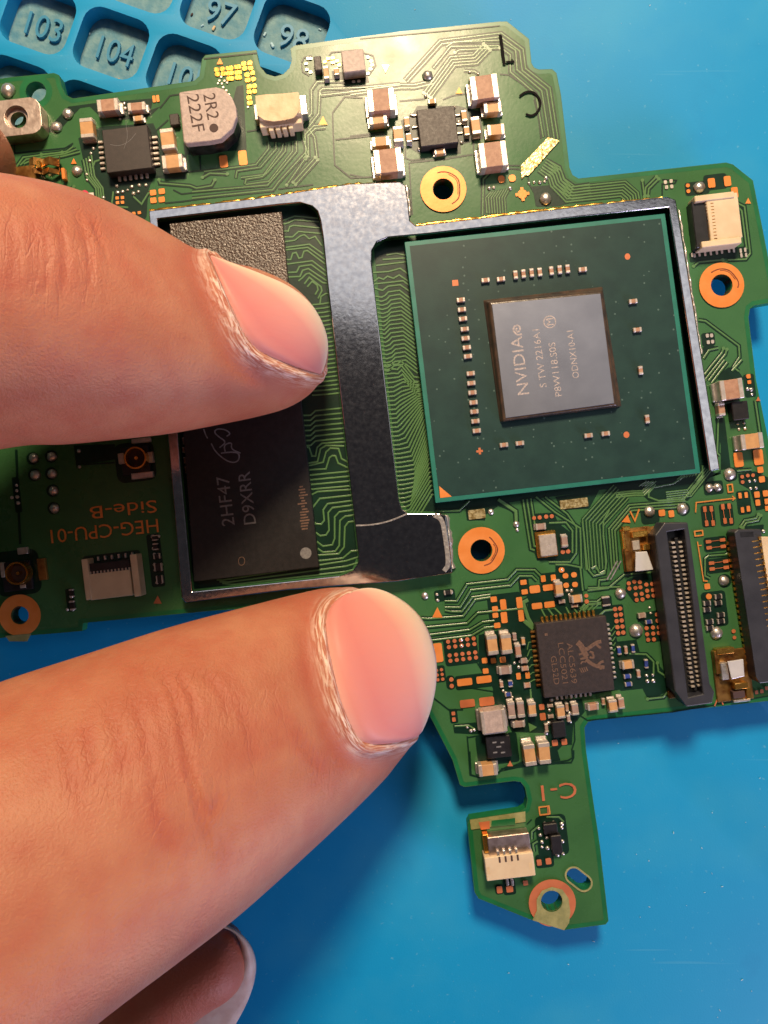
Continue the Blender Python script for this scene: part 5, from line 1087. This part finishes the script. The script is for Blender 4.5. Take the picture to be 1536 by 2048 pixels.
addh(wloft([((-34, -4, 26), 17, 6), ((-42, -4, 28), 27, 10), ((-55, -4, 28), 35, 13), ((-75, -3, 25), 38, 14), ((-100, -2, 22), 35, 14), ((-125, -1, 22), 29, 14), ((-150, 0, 22), 26, 14), ((-230, 4, 24), 28, 17)]))
# link from the lower finger up to the palm
addh(wloft([((-28, -36, 6), 5, 5), ((-40, -34, 9), 8, 7), ((-52, -26, 14), 12, 9), ((-66, -16, 18), 18, 10)]))
me = bpy.data.meshes.new('hand'); me.from_pydata([tuple(v * MM) for v in hv], [], hf); me.update()
bm_ = bmesh.new(); bm_.from_mesh(me); bmesh.ops.recalc_face_normals(bm_, faces=bm_.faces); bm_.to_mesh(me); bm_.free()
tmp = bpy.data.objects.new('hand', me); COL.objects.link(tmp)
rm = tmp.modifiers.new('remesh', 'REMESH'); rm.mode = 'VOXEL'; rm.voxel_size = 0.28 * MM; rm.use_smooth_shade = True
sm_ = tmp.modifiers.new('smooth', 'SMOOTH'); sm_.iterations = 6; sm_.factor = 0.5
dg = bpy.context.evaluated_depsgraph_get(); hm = bpy.data.meshes.new_from_object(tmp.evaluated_get(dg))
bpy.data.objects.remove(tmp); bpy.data.meshes.remove(me)
import numpy as np
N = len(hm.vertices); co = np.empty(N * 3, 'f'); hm.vertices.foreach_get('co', co); co = co.reshape(-1, 3) / MM
no = np.empty(N * 3, 'f'); hm.vertices.foreach_get('normal', no); no = no.reshape(-1, 3)
kk = D / (D - co[:, 2]); PX = np.stack([768 + co[:, 0] * kk * S, 1024 - co[:, 1] * kk * S], 1)
up = np.clip(no[:, 2] * 2.2 + 0.3, 0, 1)
def dist_line(pts):
    best = np.full(N, 1e9); tb = np.zeros(N); side = np.zeros(N); P = np.array(pts, float); L = np.concatenate([[0], np.cumsum(np.hypot(*np.diff(P, axis=0).T))])
    for i in range(len(P) - 1):
        a, b = P[i], P[i + 1]; ab = b - a; t = np.clip(((PX - a) @ ab) / (ab @ ab), 0, 1); q = a + t[:, None] * ab; d = np.hypot(*(PX - q).T)
        s = np.sign(ab[0] * (PX[:, 1] - a[1]) - ab[1] * (PX[:, 0] - a[0])); m = d < best
        best[m] = d[m]; tb[m] = (L[i] + t[m] * (L[i + 1] - L[i])) / L[-1]; side[m] = s[m]
    return best, tb, side
def inside(poly_):
    x, y = PX.T; c = np.zeros(N, bool); n = len(poly_)
    for i in range(n):
        (x1, y1), (x2, y2) = poly_[i], poly_[(i + 1) % n]
        hit = ((y1 > y) != (y2 > y)) & (x < (x2 - x1) * (y - y1) / (y2 - y1 + 1e-9) + x1); c ^= hit
    return c
knuc = np.zeros(N); across = np.zeros(N); along = np.zeros(N); disp = np.zeros(N); red = np.zeros(N); dry = np.zeros(N); shade = np.zeros(N)
# nail outlines (photo pixels): fold line then free edge
F1 = smooth_line([(418, 512), (432, 545), (450, 590), (470, 635), (490, 680), (515, 708), (560, 728), (600, 742), (640, 748)], 2)
N1 = F1 + smooth_line([(640, 748), (650, 725), (657, 690), (648, 650), (625, 608), (580, 572), (520, 548), (470, 530), (418, 512)], 2)
F2 = smooth_line([(700, 1196), (664, 1212), (650, 1238), (652, 1280), (664, 1340), (678, 1400), (700, 1455), (724, 1490), (760, 1488), (806, 1476), (832, 1462)], 2)
N2 = F2 + smooth_line([(832, 1462), (850, 1425), (864, 1370), (866, 1320), (852, 1265), (826, 1225), (780, 1194), (735, 1182), (700, 1196)], 2)
top = no[:, 2] > -0.1
for F, NP, zmin in ((F1, N1, 4), (F2, N2, 3.5)):
    d, t, _ = dist_line(F); ins = inside(NP); sg = np.where(ins, -d, d); ok = ((co[:, 2] > zmin - 2.5) & (PX[:, 0] > 330) & top).astype(float)
    near = (d < 90) & (ok > 0); across[near] = sg[near] / 24 * 5.5; along[near] = t[near] * 16 * 0.75
    env = np.clip(1.25 - np.abs(t - 0.45) * 1.1, 0.3, 1)
    disp += ok * 0.36 * np.exp(-((sg - 10) / 9.0) ** 2) * env
    disp -= ok * 0.18 * np.exp(-((sg - 46) / 16.0) ** 2) * np.clip(1 - np.abs(t - 0.45) * 1.6, 0, 1)
    e = np.clip(-sg / 10.0, 0, 1); disp -= ok * 0.34 * e * e * (3 - 2 * e)
    dry = np.maximum(dry, ok * np.exp(-((sg - 9) / 17.0) ** 2) * np.clip(1.4 - np.abs(t - 0.5) * 1.5, 0.2, 1))
    red = np.maximum(red, ok * 0.6 * np.exp(-((sg - 40) / 28.0) ** 2) * (sg > 0))
# knuckle creases: (photo polyline, depth, width)
cre = [([(112, 430), (126, 480), (130, 540), (124, 600)], .10, 7), ([(150, 420), (170, 470), (182, 520), (180, 590)], .12, 6), ([(178, 428), (195, 470), (210, 505)], .10, 5), ([(90, 450), (92, 520), (86, 600)], .07, 8), ([(60, 430), (70, 500), (66, 580)], .06, 9), ([(20, 420), (30, 500), (24, 600)], .06, 9),
       ([(300, 1330), (330, 1350), (352, 1400), (366, 1470), (384, 1560), (404, 1650), (420, 1700)], .16, 7), ([(345, 1335), (372, 1372), (392, 1420), (400, 1450)], .13, 6), ([(400, 1340), (440, 1380), (462, 1440)], .08, 7), ([(260, 1380), (285, 1440), (300, 1520), (310, 1600)], .09, 8), ([(362, 1510), (380, 1560), (420, 1640), (440, 1600), (436, 1560)], .10, 6), ([(470, 1400), (500, 1460), (512, 1540)], .07, 8), ([(300, 1560), (320, 1640), (345, 1720)], .08, 9),
       ([(170, 1430), (180, 1500), (200, 1580)], .06, 9), ([(215, 1400), (235, 1470), (255, 1560)], .07, 8), ([(540, 1400), (580, 1450), (640, 1530)], .06, 7), ([(590, 1480), (620, 1520), (650, 1540)], .05, 6), ([(120, 1450), (140, 1530), (160, 1600)], .06, 9)]
for pts, dep, wd in cre:
    d, t, sd = dist_line(smooth_line(pts, 2)); g = np.exp(-(d / wd) ** 2) * np.clip(np.minimum(t, 1 - t) * 5 + 0.15, 0, 1) * (up > 0.2)
    knuc = np.maximum(knuc, np.exp(-(d / 34.0) ** 2) * (up > 0.1)); dep *= 0.75
    disp -= dep * g; disp += dep * 0.55 * np.exp(-((d - wd * 2.3) / (wd * 1.2)) ** 2) * np.clip(np.minimum(t, 1 - t) * 4, 0, 1) * (up > 0.2)
    red = np.maximum(red, 0.55 * np.exp(-(d / (wd * 2.6)) ** 2) * np.clip(np.minimum(t, 1 - t) * 5 + 0.2, 0, 1)); shade = np.maximum(shade, 0.8 * g)
# soft swelling at the knuckles, ruddy patches
for (x, y, rx, ry, a) in ((150, 560, 120, 150, .3), (330, 1480, 160, 190, .35), (590, 650, 60, 70, 0.2)):
    red = np.maximum(red, a * np.exp(-(((PX[:, 0] - x) / rx) ** 2 + ((PX[:, 1] - y) / ry) ** 2)))
pad_ = ((PX[:, 0] - 400) / 150) ** 2 + ((PX[:, 1] - 1950) / 120) ** 2
red = np.maximum(red, np.where(co[:, 2] < 6.2, 0.9 * np.exp(-pad_ * 0.5), 0))
co2 = co + no * disp[:, None]
hm.vertices.foreach_set('co', (co2 * MM).astype('f').ravel()); hm.update()
for nm, arr in (('redness', red), ('dryness', dry), ('crease', shade), ('knuckle', knuc), ('across', across), ('along', along)):
    at = hm.attributes.new(nm, 'FLOAT', 'POINT'); at.data.foreach_set('value', arr.astype('f'))
hm.polygons.foreach_set('use_smooth', [True] * len(hm.polygons))
# skin
m = bpy.data.materials.new('skin'); m.use_nodes = True; nt = m.node_tree; b = nt.nodes['Principled BSDF']; MATS['skin'] = m
def nd(t_): return nt.nodes.new(t_)
def attr(n_): a = nd('ShaderNodeAttribute'); a.attribute_name = n_; return a.outputs['Fac']
geo = nd('ShaderNodeNewGeometry'); mp = nd('ShaderNodeMapping'); mp.inputs['Scale'].default_value = (1000, 1000, 1000); nt.links.new(geo.outputs['Position'], mp.inputs['Vector'])
def noise(sc, det=4, dist=0.0, src=None):
    n_ = nd('ShaderNodeTexNoise'); n_.inputs['Scale'].default_value = sc; n_.inputs['Detail'].default_value = det; n_.inputs['Distortion'].default_value = dist; nt.links.new((src or mp).outputs[0], n_.inputs['Vector']); return n_.outputs['Fac']
def mixc(f, a, b_):
    x = nd('ShaderNodeMix'); x.data_type = 'RGBA'
    for i, v in ((0, f), (6, a), (7, b_)):
        if isinstance(v, (tuple, float)): x.inputs[i].default_value = v
        else: nt.links.new(v, x.inputs[i])
    return x.outputs[2]
def mth(op, a, b_=None):
    x = nd('ShaderNodeMath'); x.operation = op
    for i, v in ((0, a), (1, b_)):
        if v is None: continue
        if isinstance(v, float): x.inputs[i].default_value = v
        else: nt.links.new(v, x.inputs[i])
    return x.outputs[0]
def rng(f, a, b_, c, d_): 
    x = nd('ShaderNodeMapRange'); nt.links.new(f, x.inputs[0])
    for i, v in ((1, a), (2, b_), (3, c), (4, d_)): x.inputs[i].default_value = v
    return x.outputs[0]
skin_a, skin_b, skin_red, skin_dry = lin(186, 126, 97), lin(174, 109, 82), lin(170, 82, 64), lin(240, 222, 208)
c1 = mixc(rng(noise(0.22, 5), .35, .65, 0, 1), skin_a, skin_b)
c1 = mixc(rng(noise(0.55, 5), .42, .72, 0, .4), c1, skin_red)
c1 = mixc(mth('MULTIPLY', attr('redness'), 0.75), c1, skin_red)
cx3 = nd('ShaderNodeCombineXYZ'); nt.links.new(attr('across'), cx3.inputs[0]); nt.links.new(attr('along'), cx3.inputs[1])
flake = mth('MULTIPLY', rng(noise(1.1, 9, 0.7, cx3), .42, .60, 0, 1), rng(noise(0.8, 3), .34, .54, 0.4, 1))
dryf = mth('MULTIPLY', attr('dryness'), flake)
c1 = mixc(mth('MINIMUM', mth('MULTIPLY', dryf, 0.95), 0.85), c1, skin_dry)
nt.links.new(c1, b.inputs['Base Color'])
b.inputs['Roughness'].default_value = 0.52; b.inputs['Specular IOR Level'].default_value = 0.36
b.inputs['Subsurface Weight'].default_value = 0.25; b.inputs['Subsurface Radius'].default_value = (1.0, 0.36, 0.2); b.inputs['Subsurface Scale'].default_value = 0.0011
vo = nd('ShaderNodeTexVoronoi'); vo.inputs['Scale'].default_value = 3.6; nt.links.new(mp.outputs[0], vo.inputs['Vector']); vo.feature = 'DISTANCE_TO_EDGE'
mp3 = nd('ShaderNodeMapping'); mp3.inputs['Scale'].default_value = (1500, 420, 900); mp3.inputs['Rotation'].default_value = (0, 0, 0.35); nt.links.new(geo.outputs['Position'], mp3.inputs['Vector'])
h1 = mth('MULTIPLY', rng(vo.outputs['Distance'], 0, .18, 0, 1), 0.14); h2 = mth('MULTIPLY', noise(1.0, 6, 0.5, mp3), 1.5); h3 = mth('MULTIPLY', noise(6.0, 5), 1.7); h4 = mth('MULTIPLY', dryf, 0.8)
mp4 = nd('ShaderNodeMapping'); mp4.inputs['Scale'].default_value = (1500, 330, 900); mp4.inputs['Rotation'].default_value = (0, 0, 0.25); nt.links.new(geo.outputs['Position'], mp4.inputs['Vector'])
def ridge(sc, src, wd): return rng(mth('ABSOLUTE', mth('SUBTRACT', noise(sc, 2, 0.25, src), 0.5)), 0, wd, 1, 0)
km = mth('ADD', mth('MULTIPLY', attr('knuckle'), 1.0), 0.10)
lines = mth('MULTIPLY', mth('ADD', ridge(0.62, mp4, .035), mth('MULTIPLY', ridge(1.3, mp4, .05), 0.6)), km)
hh = mth('SUBTRACT', mth('ADD', mth('ADD', h1, h2), mth('ADD', h3, h4)), mth('MULTIPLY', lines, 0.75))
bp = nd('ShaderNodeBump'); bp.inputs['Strength'].default_value = 0.5; bp.inputs['Distance'].default_value = 0.06 * MM; nt.links.new(hh, bp.inputs['Height']); nt.links.new(bp.outputs[0], b.inputs['Normal'])
hm.materials.clear(); hm.materials.append(m)
hand = bpy.data.objects.new('hand', hm); COL.objects.link(hand); hand.location = (0, 0, Z0 * MM); WORLD['hand'] = Matrix.Translation((0, 0, Z0 * MM))
hand['label'] = 'bare hand reaching in, index finger and thumb pinching the metal frame'; hand['category'] = 'hand'
# nails follow the finger surface
def nail_mat():
    m = bpy.data.materials.new('nail'); m.use_nodes = True; nt = m.node_tree; b = nt.nodes['Principled BSDF']; MATS['nail'] = m
    a = nt.nodes.new('ShaderNodeAttribute'); a.attribute_name = 'edge'; r = nt.nodes.new('ShaderNodeValToRGB')
    e = r.color_ramp.elements; e[0].position = 0.0; e[0].color = lin(232, 206, 188); e[1].position = 1.0
    for pos, c in ((0.05, lin(232, 204, 180)), (0.13, lin(228, 184, 164)), (0.28, lin(220, 150, 140)), (0.7, lin(214, 132, 126))):
        x = e.new(pos); x.color = c
    e[-1].color = lin(228, 182, 166); x = e.new(0.9); x.color = lin(218, 142, 132)
    nt.links.new(a.outputs['Fac'], r.inputs[0])
    g = nt.nodes.new('ShaderNodeNewGeometry'); mp = nt.nodes.new('ShaderNodeMapping'); mp.inputs['Scale'].default_value = (300, 2600, 1000); mp.inputs['Rotation'].default_value = (0, 0, 0.2); nt.links.new(g.outputs['Position'], mp.inputs['Vector'])
    n = nt.nodes.new('ShaderNodeTexNoise'); n.inputs['Scale'].default_value = 1.0; n.inputs['Detail'].default_value = 4; nt.links.new(mp.outputs[0], n.inputs['Vector'])
    bp = nt.nodes.new('ShaderNodeBump'); bp.inputs['Distance'].default_value = 0.035 * MM; bp.inputs['Strength'].default_value = 0.6; nt.links.new(n.outputs['Fac'], bp.inputs['Height']); nt.links.new(bp.outputs[0], b.inputs['Normal'])
    nt.links.new(r.outputs[0], b.inputs['Base Color']); b.inputs['Roughness'].default_value = 0.5; b.inputs['Specular IOR Level'].default_value = 0.3
    b.inputs['Subsurface Weight'].default_value = 0.3; b.inputs['Subsurface Radius'].default_value = (1, .5, .35); b.inputs['Subsurface Scale'].default_value = 0.001
nail_mat()
def nail(fold, free, surf, lift, label):
    """grid between the fold line and the free edge, laid on the finger surface"""
    bvh = BVHTree.FromPolygons([v for v in surf[0]], surf[1]); eye = Vector((0, 0, D))
    def resample(P, n):
        L = [0]
        for a, b_ in zip(P, P[1:]): L.append(L[-1] + math.hypot(b_[0] - a[0], b_[1] - a[1]))
        out = []; j = 0
        for i in range(n):
            t = L[-1] * i / (n - 1)
            while j < len(L) - 2 and L[j + 1] < t: j += 1
            f = (t - L[j]) / ((L[j + 1] - L[j]) or 1); out.append((P[j][0] + (P[j + 1][0] - P[j][0]) * f, P[j][1] + (P[j + 1][1] - P[j][1]) * f))
        return out
    nu, nv = 46, 40; A = resample(fold, nu); B = resample(free, nu); vs = []; ed = []; last = None
    cxx = sum(p[0] for p in A + B) / (2 * nu); cyy = sum(p[1] for p in A + B) / (2 * nu)
    for j in range(nv):
        t = j / (nv - 1)
        for i in range(nu):
            q = lerp(A[i], B[i], t); hit = None
            for sh in (1.0, .995, .985, .97, .95, .92):
                qq = (cxx + (q[0] - cxx) * sh, cyy + (q[1] - cyy) * sh); d = (W(*qq, 0) - eye).normalized(); hit = bvh.ray_cast(eye, d)
                if hit[0] is not None: break
            loc, nrm = (hit[0], hit[1]) if hit[0] is not None else last
            if nrm.z < 0: nrm = -nrm
            last = (loc, nrm); s = i / (nu - 1)
            e_ = 1 - t; sink = -0.75 * max(0, 1 - t / 0.16) ** 2 
            vs.append(loc + nrm * (lift + sink)); ed.append(e_ * min(1, 1))
    fs = [(j * nu + i, j * nu + i + 1, (j + 1) * nu + i + 1, (j + 1) * nu + i) for j in range(nv - 1) for i in range(nu - 1)]
    o = obj_from('fingernail', vs, fs, 'nail', hand, smooth=True, label=label)
    at = o.data.attributes.new('edge', 'FLOAT', 'POINT'); at.data.foreach_set('value', ed)
    sm = o.modifiers.new('smooth', 'SMOOTH'); sm.iterations = 8; sm.factor = 0.5
    so = o.modifiers.new('thickness', 'SOLIDIFY'); so.thickness = 0.32 * MM; so.offset = -1 if (vs[nu] - vs[0]).cross(vs[1] - vs[0]).z < 0 else 1; so.use_even_offset = False
    return o
nail(F1, list(reversed(N1[len(F1):])), ix_m, 0.1, 'pink index fingernail'); nail(F2, list(reversed(N2[len(F2):])), th_m, 0.1, 'pink thumbnail with dry cuticle')
# long nail seen past the pad of the lower finger
def under_nail():
    pin = smooth_line([(446, 1852), (470, 1862), (487, 1884), (492, 1915), (486, 1953), (446, 1983), (406, 1994), (368, 2026), (330, 2080)], 2)
    pout = smooth_line([(452, 1850), (482, 1868), (502, 1893), (512, 1925), (508, 1962), (498, 1994), (484, 2024), (468, 2052), (430, 2130)], 2)
    vs = []; n = min(len(pin), len(pout)); m_ = 8
    for j in range(m_ + 1):
        for i in range(n):
            t = j / m_; q = lerp(lerp(pin[i], pout[i], -0.35), pout[i], t); vs.append(W(*q, 1.1 + 0.5 * math.sin(t * 1.9) - 1.0 * t ** 2))
    fs = [(j * n + i, j * n + i + 1, (j + 1) * n + i + 1, (j + 1) * n + i) for j in range(m_) for i in range(n - 1)]
    mat('nail_tip', lin(206, 180, 168), 0.5, col2=lin(190, 158, 146), vscale=0.8, bump=0.01, bscale=3, sss=0.4, spec=0.25)
    o = obj_from('fingernail', vs, fs, 'nail_tip', hand, smooth=True, label='pale long nail behind a shaded fingertip')
    so = o.modifiers.new('thickness', 'SOLIDIFY'); so.thickness = 0.16 * MM; so.offset = 0
under_nail()
